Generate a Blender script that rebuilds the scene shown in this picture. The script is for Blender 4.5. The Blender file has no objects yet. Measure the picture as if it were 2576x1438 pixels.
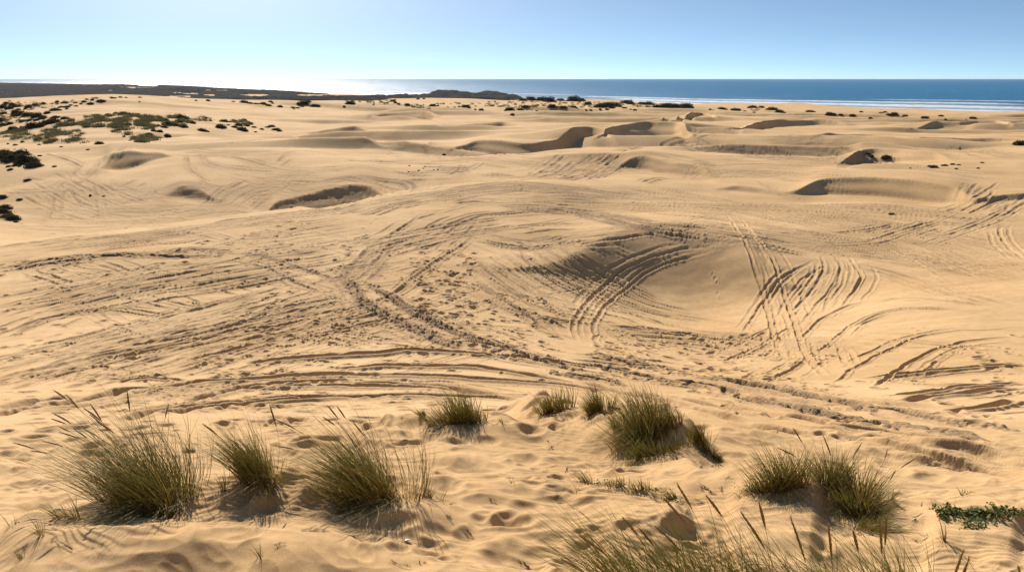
import bpy, math, random
import numpy as np
from mathutils import Vector, Matrix
rng = np.random.default_rng(7); random.seed(7)
sc = bpy.context.scene
COL = sc.collection
R = math.radians

# ------------------------------------------------------------------ camera, sky, sun, exposure
F = 2020.0; PITCH = R(14.5)                 # focal length in pixels of a 2576 wide picture
cam = bpy.data.cameras.new('camera'); co = bpy.data.objects.new('camera', cam); COL.objects.link(co)
cam.sensor_width = 36; cam.lens = 36*F/2576; cam.clip_start = .1; cam.clip_end = 200000
co.location = (0, 0, 0); co.rotation_euler = (R(90)-PITCH, 0, 0); sc.camera = co
SUN_AZ, SUN_EL = R(-19), R(34)
sdir = Vector((math.sin(SUN_AZ)*math.cos(SUN_EL), math.cos(SUN_AZ)*math.cos(SUN_EL), math.sin(SUN_EL)))
sl = bpy.data.lights.new('sun', 'SUN'); sl.energy = 5.0; sl.angle = R(.5); sl.color = (1, .90, .76)
so = bpy.data.objects.new('sun', sl); COL.objects.link(so); so.rotation_euler = sdir.to_track_quat('Z', 'Y').to_euler()
so.location = (0, 0, 60)
w = bpy.data.worlds.new('World'); sc.world = w; w.use_nodes = True
nt = w.node_tree; nt.nodes.clear()
N = nt.nodes.new; K = nt.links.new
out = N('ShaderNodeOutputWorld'); bg = N('ShaderNodeBackground'); sky = N('ShaderNodeTexSky')
sky.sky_type = 'NISHITA'; sky.sun_disc = False; sky.sun_elevation = SUN_EL; sky.sun_rotation = SUN_AZ
sky.air_density = 1.0; sky.dust_density = .25; sky.ozone_density = 1.3; sky.altitude = 0
tc = N('ShaderNodeTexCoord'); mp = N('ShaderNodeMapping'); mp.vector_type = 'POINT'
mp.inputs['Scale'].default_value = (1, 1, 3.8); mp.inputs['Location'].default_value = (0, 0, .12)
K(tc.outputs['Generated'], mp.inputs['Vector'])
nm = N('ShaderNodeVectorMath'); nm.operation = 'NORMALIZE'
K(mp.outputs[0], nm.inputs[0]); K(nm.outputs[0], sky.inputs['Vector'])
tn = N('ShaderNodeMix'); tn.data_type = 'RGBA'; tn.blend_type = 'MULTIPLY'; tn.inputs[0].default_value = 1; tn.inputs[7].default_value = (.90, .975, .96, 1)
K(sky.outputs[0], tn.inputs[6]); K(tn.outputs[2], bg.inputs['Color']); bg.inputs['Strength'].default_value = .095
K(bg.outputs[0], out.inputs['Surface'])
sc.view_settings.view_transform = 'Standard'; sc.view_settings.look = 'None'
sc.view_settings.exposure = .50; sc.view_settings.gamma = 1
sc.cycles.max_bounces = 6; sc.cycles.transparent_max_bounces = 8

# ------------------------------------------------------------------ helpers
def tag(o, label=None, cat=None, group=None, kind=None):
    if label: o['label'] = label
    if cat: o['category'] = cat
    if group: o['group'] = group
    if kind: o['kind'] = kind
    return o

def mesh_from(name, V, Fc, mat, parent=None, smooth=True, attrs=None, nper=4):
    """V (n,3) array, Fc (m,nper) int array"""
    V = np.ascontiguousarray(V, np.float32); Fc = np.ascontiguousarray(Fc, np.int32)
    me = bpy.data.meshes.new(name)
    me.vertices.add(len(V)); me.vertices.foreach_set('co', V.ravel())
    me.loops.add(Fc.size); me.loops.foreach_set('vertex_index', Fc.ravel())
    me.polygons.add(len(Fc)); me.polygons.foreach_set('loop_start', np.arange(0, Fc.size, nper, dtype=np.int32))
    if smooth: me.polygons.foreach_set('use_smooth', np.ones(len(Fc), bool))
    for k, a in (attrs or {}).items():
        at = me.attributes.new(k, 'FLOAT', 'POINT'); at.data.foreach_set('value', np.ascontiguousarray(a, np.float32).ravel())
    me.update(calc_edges=True)
    if mat: me.materials.append(mat)
    o = bpy.data.objects.new(name, me); COL.objects.link(o)
    if parent: o.parent = parent
    return o

def empty(name, loc, rz=0):
    o = bpy.data.objects.new(name, None); COL.objects.link(o); o.location = loc; o.rotation_euler = (0, 0, rz)
    o.empty_display_size = .2
    return o

_perm = rng.permutation(256); _perm = np.concatenate([_perm, _perm])
_gx = np.cos(np.arange(256)*2.399963).astype(np.float32); _gy = np.sin(np.arange(256)*2.399963).astype(np.float32)
def noise(x, y):
    xi = np.floor(x); yi = np.floor(y); fx = (x-xi).astype(np.float32); fy = (y-yi).astype(np.float32)
    xi = xi.astype(np.int64) & 255; yi = yi.astype(np.int64) & 255
    u = fx*fx*fx*(fx*(fx*6-15)+10); v = fy*fy*fy*(fy*(fy*6-15)+10)
    def g(ix, iy, dx, dy):
        h = _perm[_perm[ix & 255]+(iy & 255)]
        return _gx[h]*dx+_gy[h]*dy
    a = g(xi, yi, fx, fy); b = g(xi+1, yi, fx-1, fy); c = g(xi, yi+1, fx, fy-1); d = g(xi+1, yi+1, fx-1, fy-1)
    return (a+(b-a)*u+(c-a)*v+(a-b-c+d)*u*v)*1.4
def fbm(x, y, o=3):
    s = 0; k = 1.0
    for i in range(o): s = s+k*noise(x*2**i+17.3*i, y*2**i+9.1*i); k *= .5
    return s
def smooth(e0, e1, x):
    t = np.clip((x-e0)/(e1-e0), 0, 1); return t*t*(3-2*t)

CP, SP = math.cos(PITCH), math.sin(PITCH)
def ray(x, v):                               # picture point -> (X/Y, fall per metre of Y)
    r = (np.asarray(x, float)-1288)/F; u = (719-np.asarray(v, float))/F
    Y = CP+u*SP; Z = -SP+u*CP
    return r/Y, -Z/Y

# ------------------------------------------------------------------ terrain grid: a fan that gets coarser with distance
SEA = -32.0
NA = 1600
A = np.linspace(-.84, .84, NA)
dA = A[1]-A[0]
prof = np.array([(0.5,-1.8),(1,-1.9),(3,-3.0),(4.5,-3.75),(6.2,-4.2),(8.5,-4.75),(12,-5.8),(16,-7.05),(22,-9.0),(28,-10.6),(42,-12.7),(55,-13.8),(75,-14.7),
                 (105,-15.3),(165,-16.0),(220,-17),(300,-18.5),(450,-22.3),(700,-25.5),(1500,-28.3),(9000,-30.3)])
def zprof(D): return np.interp(np.log(D), np.log(prof[:,0]), prof[:,1])
Ds = [0.6]
while Ds[-1] < 9000:
    d = Ds[-1]; h = -zprof(d)
    px = 1.3*804*h/(d*d+h*h)
    if d < 3.2: px *= .25
    px *= 1+.9*min(1, max(0, (d-22)/15))*(d < 260)
    fl = .0036 if d < 240 else .005 if d < 600 else .010
    Ds.append(d+1/max(px, 1/(fl*d)))
DR = np.array(Ds); ND = len(DR)
AA = A[None, :].astype(np.float64); DD = DR[:, None]
XX = (AA*DD); YY = np.broadcast_to(DD, XX.shape)
lD = np.log(DR)

# anchors (x, v, distance): residual against the profile, thin plate spline on (1.6 a, ln D)
anch = [
 # bowl right of centre
 (1700,600,71),(1500,585,73),(1900,612,69.5),(1700,650,67),(1850,655,66.5),(1550,640,67.5),(1750,700,64),(1600,700,63.5),(1450,680,63),(1900,705,63),(1750,745,61.5),(1600,745,60.5),
 (1700,830,52.5),(1900,830,51),(1550,800,52),(1800,900,43),(1950,890,42),(1650,890,41.5),(1800,945,33.5),(2050,800,51),(2150,720,60),(2150,660,65),(2250,760,50),
 (1300,620,67),(1220,690,57),(1300,770,49.5),(1380,840,43),(1100,620,67),(1300,870,37.5),(1900,980,27.5),
 # the long pale crest on the left and the valley behind it
 (0,640,64),(200,600,71),(400,575,75),(600,548,81),(850,513,89),(1000,490,93),(1200,463,99),(1400,470,98),
 (0,560,98),(200,545,103),(400,535,106),(600,530,107),(760,515,108),(900,506,108),
 (200,450,125),(0,480,122),(50,400,142),
 # smooth dome on the left
 (430,470,119),(620,440,128),(800,400,140),(300,400,141),(600,347,170),(450,352,168),(850,350,172),(600,343,195),(250,352,172),
 # hillock with marram and bushes, far sand dune behind it
 (300,288,218),(500,298,222),(650,320,218),(120,300,216),(0,330,205),(300,340,185),(560,335,195),(150,345,184),
 (300,284,245),(500,294,250),
 (270,244,330),(500,255,340),(700,268,345),(900,280,350),(100,262,315),(0,262,310),(450,290,275),(750,300,280),(0,290,270),
 (270,241,420),(500,250,430),
 # centre and right
 (1500,440,117),(1700,460,110),(1900,470,108),(2200,445,115),(2400,440,116),(1500,520,92),(1900,540,88),(2300,540,88),(2576,560,84),
 (1288,370,160),(1500,375,155),(1900,400,142),(2300,420,127),(2576,410,130),
 (1100,330,215),(1500,320,225),(1900,330,210),(2300,345,195),(2576,340,200),
 (1100,285,350),(1500,290,330),(1900,300,310),(2300,310,290),(2576,310,290),
 (900,262,470),(1100,262,520),(1300,266,520),(1500,266,520),(1700,270,500),(1900,284,450),(2200,290,440),(2576,298,430),
 (1120,243,720),(1250,247,720),(1400,256,680),
 (1000,800,42.5),(600,800,42),(200,800,41.5),(1000,950,28.2),(500,950,28),(100,950,27.5),(2400,800,42.5),(2400,950,28),
]
ax, av, ad = np.array(anch, float).T
aa, at_ = ray(ax, av)
az = -ad*at_ - zprof(ad)
ed = np.array([1, 3, 5, 8.5, 14, 20, 900, 1800, 4000, 9000])
ea = np.array([-.84, -.5, -.15, .15, .5, .84])
Pa = np.concatenate([aa, np.repeat(ea, len(ed))]); Pd = np.concatenate([ad, np.tile(ed, len(ea))]); Pz = np.concatenate([az, np.zeros(len(ea)*len(ed))])
P = np.stack([Pa*1.6, np.log(Pd)], 1)
def U(r2): return .5*r2*np.log(r2+1e-9)
n = len(P); M = np.zeros((n+3, n+3)); r2 = ((P[:,None]-P[None])**2).sum(-1)
M[:n,:n] = U(r2)+np.eye(n)*.0015; M[:n,n] = 1; M[n,:n] = 1; M[:n,n+1:] = P; M[n+1:,:n] = P.T
sol = np.linalg.solve(M, np.concatenate([Pz, np.zeros(3)]))
ca = np.linspace(A[0], A[-1], 150); cd = np.linspace(lD[0], lD[-1], 420)
G = np.zeros((len(cd), len(ca)))
for i, d in enumerate(cd):
    q = np.stack([ca*1.6, np.full_like(ca, d)], 1)
    G[i] = U(((q[:,None]-P[None])**2).sum(-1))@sol[:n]+sol[n]+q@sol[n+1:]
def bil(G, fi, fj):
    i = np.clip(np.floor(fi).astype(int), 0, G.shape[0]-2); j = np.clip(np.floor(fj).astype(int), 0, G.shape[1]-2)
    u = fi-i; v = fj-j
    return G[i,j]*(1-u)*(1-v)+G[i+1,j]*u*(1-v)+G[i,j+1]*(1-u)*v+G[i+1,j+1]*u*v
fi = np.broadcast_to(((lD-cd[0])/(cd[1]-cd[0]))[:,None], XX.shape); fj = np.broadcast_to(((A-ca[0])/(ca[1]-ca[0]))[None], XX.shape)
Z = zprof(DD)+bil(G, fi, fj)

# transverse dunes: gentle backs, steeper sides towards the camera, patchy
_w = 11*noise(XX/70+2, YY/55)+5*noise(XX/26, YY/30+4)+.02*XX*noise(XX/200, YY/200)
for lam, amp, o_ in ((38, 2.1, 0.), (61, 2.2, 7.)):
    ph_ = np.mod((YY+_w*lam/38+o_)/lam, 1); sw = np.where(ph_ < .11, ph_/.11, (1-(ph_-.11)/.89)**1.4)
    Z = Z+amp*(1-.65*smooth(-.22, -.34, AA))*smooth(100, 150, YY)*(1-smooth(430, 560, YY))*smooth(-.15, .5, noise(XX/60+o_, YY/70+o_)+.1)*(sw-.4)

# coast distance for every direction
cx = np.array([-400,-200,0,200,400,600,800,1000,1300,1500,1750,1950,2200,2400,2576,2900,3200.])
cv = np.array([205,206.5,208,212,217,224,235,241,249,255,265,271,278,283,288,296,303.])
ca_, ct_ = ray(cx, cv); DC0 = -SEA/ct_
def coast(a): return np.exp(np.interp(a, ca_, np.log(DC0)))
DC = coast(A)[None]*(1+.004*noise(A*30, A*0))[None]
u = DD/DC
# long low swells of sand, then the foredune and the beach
far = smooth(60, 160, DD)
Z = Z+far*fbm(XX/70, YY/45, 2)*.8*smooth(60,400,DD) + smooth(18,50,DD)*(1-smooth(300,600,DD))*fbm(XX/14, YY/9, 2)*.22
hills = smooth(480, 800, DD)*(1-smooth(.80, .93, u))
Z = Z+hills*(fbm(XX/130+3, YY/170, 3)*3.0*(1-.5*smooth(900,3000,DD))+.8)
beach = SEA+3.0*(1-u)/.12*.5
k = smooth(.80, .93, u); Z = Z*(1-k)+beach*k
Z = np.where(u > .99, np.minimum(Z, SEA+(1-u)*40), Z)

def at(x, v, Zg=None):
    """picture point -> first point of the ground it shows (X, Y, z)"""
    Zg = Z if Zg is None else Zg
    a, t = ray(x, v); a = float(np.clip(a, A[0], A[-2])); t = float(t)
    j = (a-A[0])/dA; j0 = int(j); f = j-j0
    c = Zg[:, j0]*(1-f)+Zg[:, j0+1]*f
    g = -DR*t-c
    k = np.nonzero(g <= 0)[0]; k = k[k > 0]
    if len(k) == 0: i = ND-1; D = DR[i]; return a*D, D, c[i]
    i = k[0]; f2 = g[i-1]/(g[i-1]-g[i]); f2 = min(max(f2, 0), 1)
    D = DR[i-1]+(DR[i]-DR[i-1])*f2
    return a*D, D, c[i-1]+(c[i]-c[i-1])*f2
def H(x, y):
    x = np.asarray(x, float); y = np.maximum(np.asarray(y, float), .7)
    a = np.clip(x/y, A[0], A[-1]-1e-6)
    return bil(Z, np.interp(np.log(y), lD, np.arange(ND)), (a-A[0])/dA)

# ------------------------------------------------------------------ slip faces (near to far): crest and foot polylines seen in the photo
T33 = math.tan(R(29))
def slip(crest, foot, tail=13, soft=1.0, Dov=None):
    global Z
    cxs, cvs = np.array(crest, float).T; fxs, fvs = np.array(foot, float).T
    x0, x1 = max(cxs[0], fxs[0]), min(cxs[-1], fxs[-1])
    xs = np.arange(x0, x1+1, 3.)
    vc = np.interp(xs, cxs, cvs); vf = np.interp(xs, fxs, fvs)
    sm = np.ones(9)/9
    vc = np.convolve(np.pad(vc, 4, 'edge'), sm, 'valid'); vf = np.convolve(np.pad(vf, 4, 'edge'), sm, 'valid')
    vf = np.maximum(vf, vc+.3)
    a_, tf = ray(xs, vf); _, tcn = ray(xs, vc)
    Df = np.array([at(x, v)[1] for x, v in zip(xs, vf)])
    xn = (xs-xs.mean())/(xs[-1]-xs[0]); wgt = np.ones_like(xs)
    for _ in range(6):
        pf = np.polyfit(xn, np.log(Df), 4, w=wgt); fit = np.exp(np.polyval(pf, xn)); wgt = 1/(1+(np.abs(Df-fit)/(.02*fit))**2)**.5
    Df = fit
    kk = np.ones(15)/15; Df = np.convolve(np.pad(Df, 7, 'edge'), kk, 'valid')
    if Dov:                                  # foot hidden behind a nearer crest: its distance is given
        Df = np.full_like(xs, Dov); r_ = int(np.searchsorted(DR, Dov)); tf = -np.interp(a_, A, Z[r_])/Dov
    s = T33*soft
    zg = -Df*tf; q = 0*Df
    for _ in range(5):                       # half the face is a hollow cut into the ground, half stands above it
        D1 = (-zg+q)/tf; Dc = D1*(s+tf)/(s+tcn); hh = np.clip((Dc-D1)*s, 0, 10); q = .5*hh
    e = np.minimum(xs-x0, x1-xs)/(x1-x0); hh *= smooth(-.04, .2 if soft > .6 else .42, e); m_ = max(3, len(hh)//14)|1
    hh = np.convolve(np.pad(hh, m_//2, 'edge'), np.ones(m_)/m_, 'valid'); D1 = (-zg+.5*hh)/tf
    J = np.nonzero((A >= a_[0]) & (A <= a_[-1]))[0]
    if len(J) < 3: return
    dfa = np.interp(A[J], a_, D1); ha = np.interp(A[J], a_, hh)*(1+.06*noise(A[J]*14, A[J]*0+Df[0]))
    dca = dfa+ha/s; hm = max(ha.max(), .3); L = tail*hm
    t1 = (DD-dfa)/np.maximum(dca-dfa, 1e-3); t2 = np.clip((DD-dca)/L, 0, 1)
    up = np.clip(t1, 0, 1); up = up+.05*np.sin(up*math.pi*2) if soft > .6 else smooth(0, 1, up); back = (1-t2)**2*(1+2*t2)
    scr = -.5*ha*smooth(0, 1, np.clip(1-(dfa-DD)/(6*hm), 0, 1))
    Z[:, J] += np.where(DD < dfa, scr, np.where(DD < dca, -.5*ha+up*ha, .5*ha*back))

def crest(pts, dep, L=14, w=1.6, Lf=6., up_=.25, deg=4):
    """a crest the photo shows against the hollow behind it: the ground drops behind the line"""
    global Z
    xs = np.arange(pts[0][0], pts[-1][0], 6.); p = np.array(pts, float); vs = np.interp(xs, p[:,0], p[:,1])
    vs = np.convolve(np.pad(vs, 5, 'edge'), np.ones(11)/11, 'valid'); a_, _ = ray(xs, vs)
    Df = np.array([at(x, v)[1] for x, v in zip(xs, vs)]); xn = (xs-xs.mean())/(xs[-1]-xs[0]); wg = np.ones_like(xs)
    for _ in range(6):
        pf = np.polyfit(xn, np.log(Df), deg, w=wg); fit = np.exp(np.polyval(pf, xn)); wg = 1/(1+(np.abs(Df-fit)/(.02*fit))**2)**.5
    J = np.nonzero((A >= a_[0]) & (A <= a_[-1]))[0]
    d = np.interp(A[J], a_, fit); e = np.interp(A[J], a_, np.minimum(np.arange(len(xs)), np.arange(len(xs))[::-1])/(len(xs)*.18)); e = smooth(0, 1, e)
    t = DD-d
    Z[:, J] += np.where(t < 0, up_*dep*e*np.exp(-(t/Lf)**2), up_*dep*e-dep*(1+up_)*e*(1-np.exp(-np.maximum(t, 0)/w)))*np.where(t < 0, 1, np.exp(-(np.maximum(t, 0)/L)**2))

crests = [([(-60,618),(100,606),(200,598),(400,575),(600,548),(850,513),(1000,489),(1200,462),(1400,458)], 1.5, 22, 2.2),
 ([(330,352),(430,347),(560,343),(700,343),(900,350),(1050,358)], 1.6, 30, 3),
 ([(1460,505),(1700,512),(1950,516),(2200,512),(2450,520)], .5, 12, 2),
 ([(1000,396),(1130,397),(1300,389),(1480,372),(1640,372),(1800,385)], 1.0, 20, 3),
 ([(560,520),(700,528),(860,524),(960,505)], .5, 12, 2)]
for p_, d_, L_, w_ in crests: crest(p_, d_, L_, w_)

slips = [
 ([(1200,662),(1320,645),(1420,636),(1500,632),(1700,636),(1900,652),(2060,684)], [(1200,668),(1320,688),(1420,704),(1520,726),(1650,750),(1850,760),(1980,738),(2080,700)], 9, .37),
 ([(1960,482),(2020,468),(2080,458),(2200,456),(2300,463),(2400,478),(2490,503)], [(1960,486),(2060,500),(2200,501),(2330,509),(2430,515),(2490,508)], 12, 1),
 ([(1780,470),(1850,470),(1920,478),(1990,486)], [(1780,474),(1850,484),(1920,492),(1990,494)], 14, .5),
 ([(2440,506),(2500,497),(2576,488),(2700,480)], [(2440,510),(2500,512),(2576,502),(2700,490)], 12, .9),
 ([(630,526),(680,518),(760,494),(830,480),(900,472),(975,474),(1005,482)], [(630,525),(700,522),(830,520),(930,502),(1005,474)], 12, .95, 103),
 ([(390,484),(450,482),(520,488),(570,500)], [(390,488),(460,507),(530,512),(570,505)], 14, .6),
 ([(248,414),(290,402),(340,394),(440,386)], [(248,420),(285,440),(330,436),(370,416),(440,390)], 12, 1),
 ([(1540,414),(1620,403),(1680,409),(1740,420),(1810,442)], [(1540,418),(1620,432),(1700,440),(1760,450),(1810,446)], 12, 1),
 ([(2110,390),(2150,374),(2200,367),(2260,372),(2330,383),(2410,398)], [(2110,390),(2170,392),(2220,383),(2280,394),(2340,404),(2410,400)], 12, .9, 133),
 ([(1120,377),(1180,360),(1260,351),(1350,344),(1450,339),(1500,341),(1570,353)], [(1120,380),(1200,386),(1270,391),(1330,385),(1420,375),(1500,365),(1570,356)], 12, 1),
 ([(1490,348),(1560,330),(1640,321),(1700,321),(1750,332)], [(1490,352),(1580,363),(1660,366),(1720,364),(1750,340)], 12, 1),
 ([(2040,341),(2090,325),(2170,321),(2220,325),(2300,345),(2400,344),(2500,344),(2590,351)], [(2040,344),(2130,339),(2200,345),(2300,353),(2400,358),(2500,355),(2590,354)], 12, 1),
 ([(760,332),(830,321),(880,313),(925,309)], [(760,335),(830,337),(890,336),(925,326)], 12, 1),
 ([(2280,323),(2350,318),(2420,318),(2450,309),(2500,307),(2560,315)], [(2280,326),(2360,332),(2440,332),(2480,327),(2560,320)], 10, 1),
 ([(1820,325),(1880,302),(1940,296),(2000,298),(2060,294),(2120,300),(2170,312)], [(1820,328),(1900,327),(1980,321),(2060,317),(2170,315)], 10, 1),
 ([(1080,315),(1150,312),(1210,306),(1270,302),(1310,308)], [(1080,317),(1160,321),(1210,319),(1280,322),(1310,312)], 10, 1),
 ([(920,294),(980,283),(1040,277),(1090,279),(1110,286)], [(920,297),(1000,305),(1060,309),(1110,300)], 10, 1),
 ([(1330,291),(1400,292),(1500,292),(1550,290)], [(1330,294),(1420,300),(1500,302),(1550,296)], 10, 1),
 ([(1590,303),(1680,290),(1760,284),(1810,290)], [(1590,306),(1690,305),(1760,303),(1810,300)], 10, 1),
 ([(2530,309),(2576,304),(2650,308)], [(2530,312),(2576,316),(2650,314)], 10, 1),
]
for q_ in slips: slip(*q_)
# round over the crests a little where the grid is fine
# ------------------------------------------------------------------ foreground mounds
def mound(x, v, h, rx, ry, sharp=2.0):
    global Z
    X, Y, _ = at(x, v)
    q = ((XX-X)/rx)**2+((YY-Y)/ry)**2
    Z += h*np.exp(-q**(sharp/2))
Z0 = Z.copy()
for m in [(370,1300,.34,1.6,1.1),(640,1235,.2,1.0,.8),(930,1262,.32,1.3,1.0),(1120,1095,.42,2.2,1.3),(1420,1055,.42,2.2,1.2),(1640,1120,.38,2.0,1.3),
          (1990,1260,.50,.8,.65,2.6),(1560,1235,.22,1.3,.6),(2480,1310,.28,1.1,.6),(700,1420,.2,1.0,.5),(1700,1330,.16,.8,.5),(1000,1300,.10,.7,.4),(250,1420,.14,.9,.4)]:
    mound(*m)
for p_, d_, L_, w_ in [([(-60,1372),(120,1345),(300,1303),(520,1248),(760,1210),(900,1202)], .42, 1.7, .45), ([(860,1135),(960,1085),(1080,1053),(1250,1064),(1340,1090)], .42, 2.4, .6),
                       ([(1270,1050),(1420,1030),(1560,1037),(1700,1082),(1820,1150)], .60, 2.6, .6), ([(1820,1252),(1950,1224),(2040,1224),(2100,1262)], .26, 1.3, .4), ([(2320,1322),(2450,1302),(2600,1306)], .16, 1.0, .3),
                       ([(1430,1245),(1560,1226),(1650,1240),(1760,1280)], .18, .9, .3)]:
    crest(p_, d_*.8, L_, w_, Lf=1.5, up_=.7, deg=1)
nf = 1-smooth(10, 17, YY)
wx = XX+.3*noise(XX*1.1, YY*1.1); wy = YY+.3*noise(XX*1.1+5, YY*1.1+3)
rid = 1-np.abs(noise(wx*.9+4, wy*1.5))*2
Z += nf*(fbm(XX*.55, YY*.8, 2)*.13+.034*rid+.026*fbm(wx*1.7, wy*2.6, 2)+.012*(1-np.abs(noise(wx*3.1, wy*4.7))*2.2))
rp = (XX*.35+YY+.5*noise(XX*.8, YY*.8)+.12*noise(XX*2.5, YY*2.5))/.105; Z += nf*.0065*np.sin(2*math.pi*rp+.6*np.sin(2*math.pi*rp))*smooth(-.1, .3, noise(XX*.45+9, YY*.6))
mid = smooth(12, 24, YY)*(1-smooth(60, 110, YY))
Z += mid*(fbm(XX/3.2, YY/2.2, 2)*.06)

# ------------------------------------------------------------------ tracks
ZS = Z0                                      # ground without mounds, used to place the lines
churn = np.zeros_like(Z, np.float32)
TR = np.zeros_like(Z)
def c1(p): return [(.3343*x, 168.5+.3343*y) for x, y in p]
def c2(p): return [(861+.3343*x, 168.5+.3343*y) for x, y in p]
def c3(p): return [(1714.8+.3343*x, 168.5+.3343*y) for x, y in p]
def c4(p): return [(.3645*x, 524.2+.3645*y) for x, y in p]
def c5(p): return [(842.4+.3645*x, 524.2+.3645*y) for x, y in p]
def c6(p): return [(1640+.3645*x, 524.2+.3645*y) for x, y in p]
def fA(p): return [(.3255*x, 969.7+.3255*y) for x, y in p]
def fB(p): return [(608.4+.3255*x, 969.7+.3255*y) for x, y in p]
def fC(p): return [(1263.6+.3255*x, 969.7+.3255*y) for x, y in p]
def fD(p): return [(1920.7+.3255*x, 969.7+.3255*y) for x, y in p]

def spline(p):
    p = np.array(p, float)
    if len(p) < 3:
        t = np.linspace(0, 1, 20)[:,None]; return p[0]*(1-t)+p[-1]*t
    q = np.vstack([2*p[0]-p[1], p, 2*p[-1]-p[-2]]); o = []
    for i in range(1, len(q)-2):
        t = np.linspace(0, 1, 14, endpoint=False)[:,None]
        a, b, c, d = q[i-1], q[i], q[i+1], q[i+2]
        o.append(.5*((2*b)+(-a+c)*t+(2*a-5*b+4*c-d)*t*t+(-a+3*b-3*c+d)*t**3))
    o.append(p[-1:]); return np.vstack(o)

def world_line(p):
    s = spline(p); W = np.array([at(x, v, ZS)[:2] for x, v in s])
    return W

def stamp(W, wd, dep, berm=.55, rough=.5, ch=.5, seed=0, gap=0.):
    wd = wd*.8*rng.uniform(.7, 1.2); rough = rough*.4; wf_ = max(1, .0023*float(np.median(W[:,1]))/wd); wd *= wf_; dep *= wf_**-.25
    """cut one wheel rut (half width wd, depth dep) with thrown-up edges along the world line W"""
    seg = np.hypot(*np.diff(W, axis=0).T); S = np.concatenate([[0], np.cumsum(seg)])
    if S[-1] < .5: return
    Dm = W[:,1]; step = np.maximum(.0012*Dm, .03)
    s = [0.]
    while s[-1] < S[-1]: s.append(s[-1]+np.interp(s[-1], S, step)*1.5)
    s = np.array(s[:-1]); X = np.interp(s, S, W[:,0]); Y = np.interp(s, S, W[:,1])
    tx = np.gradient(X); ty = np.gradient(Y); L = np.hypot(tx, ty)+1e-9; tx /= L; ty /= L
    wb = noise(s/2.5+seed*7.7, s*0+seed)*.12+noise(s/.7+seed, s*0+seed*3)*.04
    X = X-ty*wb; Y = Y+tx*wb
    rr = wd*2.6
    r = np.maximum(rr, step.min())
    a0 = np.floor(((X-rr)/Y-A[0])/dA).astype(int)-1; a1 = np.ceil(((X+rr)/Y-A[0])/dA).astype(int)+2
    d0 = np.searchsorted(DR, Y-rr)-1; d1 = np.searchsorted(DR, Y+rr)+1
    ok = (a1 > 1) & (a0 < NA-1) & (Y > 1) & (Y < 500)
    if not ok.any(): return
    a0 = np.clip(a0, 0, NA-1); a1 = np.clip(a1, 1, NA); d0 = np.clip(d0, 0, ND-1); d1 = np.clip(d1, 1, ND)
    ra, rb, qa, qb = d0[ok].min(), d1[ok].max(), a0[ok].min(), a1[ok].max()
    B = np.full((rb-ra, qb-qa), 1e9, np.float32); SG = np.zeros_like(B); AL = np.zeros_like(B)
    Xs = XX[ra:rb, qa:qb]; Ys = DR[ra:rb][:,None]
    for i in np.nonzero(ok)[0]:
        r0, r1, q0, q1 = d0[i]-ra, d1[i]-ra, a0[i]-qa, a1[i]-qa
        if r1 <= r0 or q1 <= q0: continue
        dx = Xs[r0:r1, q0:q1]-X[i]; dy = Ys[r0:r1]-Y[i]
        dd = dx*dx+dy*dy; b = B[r0:r1, q0:q1]
        m = dd < b
        if m.any():
            b[m] = dd[m]; pr = dx*(-ty[i])+dy*tx[i]; al = dx*tx[i]+dy*ty[i]
            SG[r0:r1, q0:q1][m] = pr[m]; AL[r0:r1, q0:q1][m] = s[i]+al[m]
    m = B < rr*rr*1.05
    q = np.abs(SG[m]); al = AL[m]
    sx = np.where(SG[m] > 0, 1, 0)
    mod = .85+.4*noise(al/4.1+seed*3.3, sx*0+seed*1.7)+.12*noise(al/.9+seed, sx*0.+seed)
    if gap > 0: mod = mod*smooth(-.45+gap-.35, .2+gap-.35, noise(al/5.5+seed*2.1, sx*0.+seed*5))
    fade = smooth(0, .14*S[-1]+.5, al)*smooth(0, .14*S[-1]+.5, S[-1]-al); mod = np.clip(mod, 0, 1.6)*fade
    g = -dep*np.exp(-(q/wd)**4)
    bm = dep*berm*np.exp(-((q-1.45*wd)/(.45*wd))**2)*(1+.45*noise(al/.7+seed, sx*3.3+seed)+.3*rough*noise(al/.25, sx*7.7+seed))
    hh = (g+bm)*mod
    xs, ys = Xs[m], np.broadcast_to(Ys, Xs.shape)[m]
    hh += rough*dep*.35*noise(xs/.22, ys/.22)*np.exp(-(q/(1.6*wd))**2)*fade
    T = TR[ra:rb, qa:qb]; t = T[m]
    T[m] = np.where(np.exp(-(q/(1.3*wd))**2) > .4, t*.6+hh, t+hh)
    C = churn[ra:rb, qa:qb]; C[m] = np.maximum(C[m], 1.45*ch*np.exp(-(q/(1.7*wd))**2)*mod)

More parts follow.
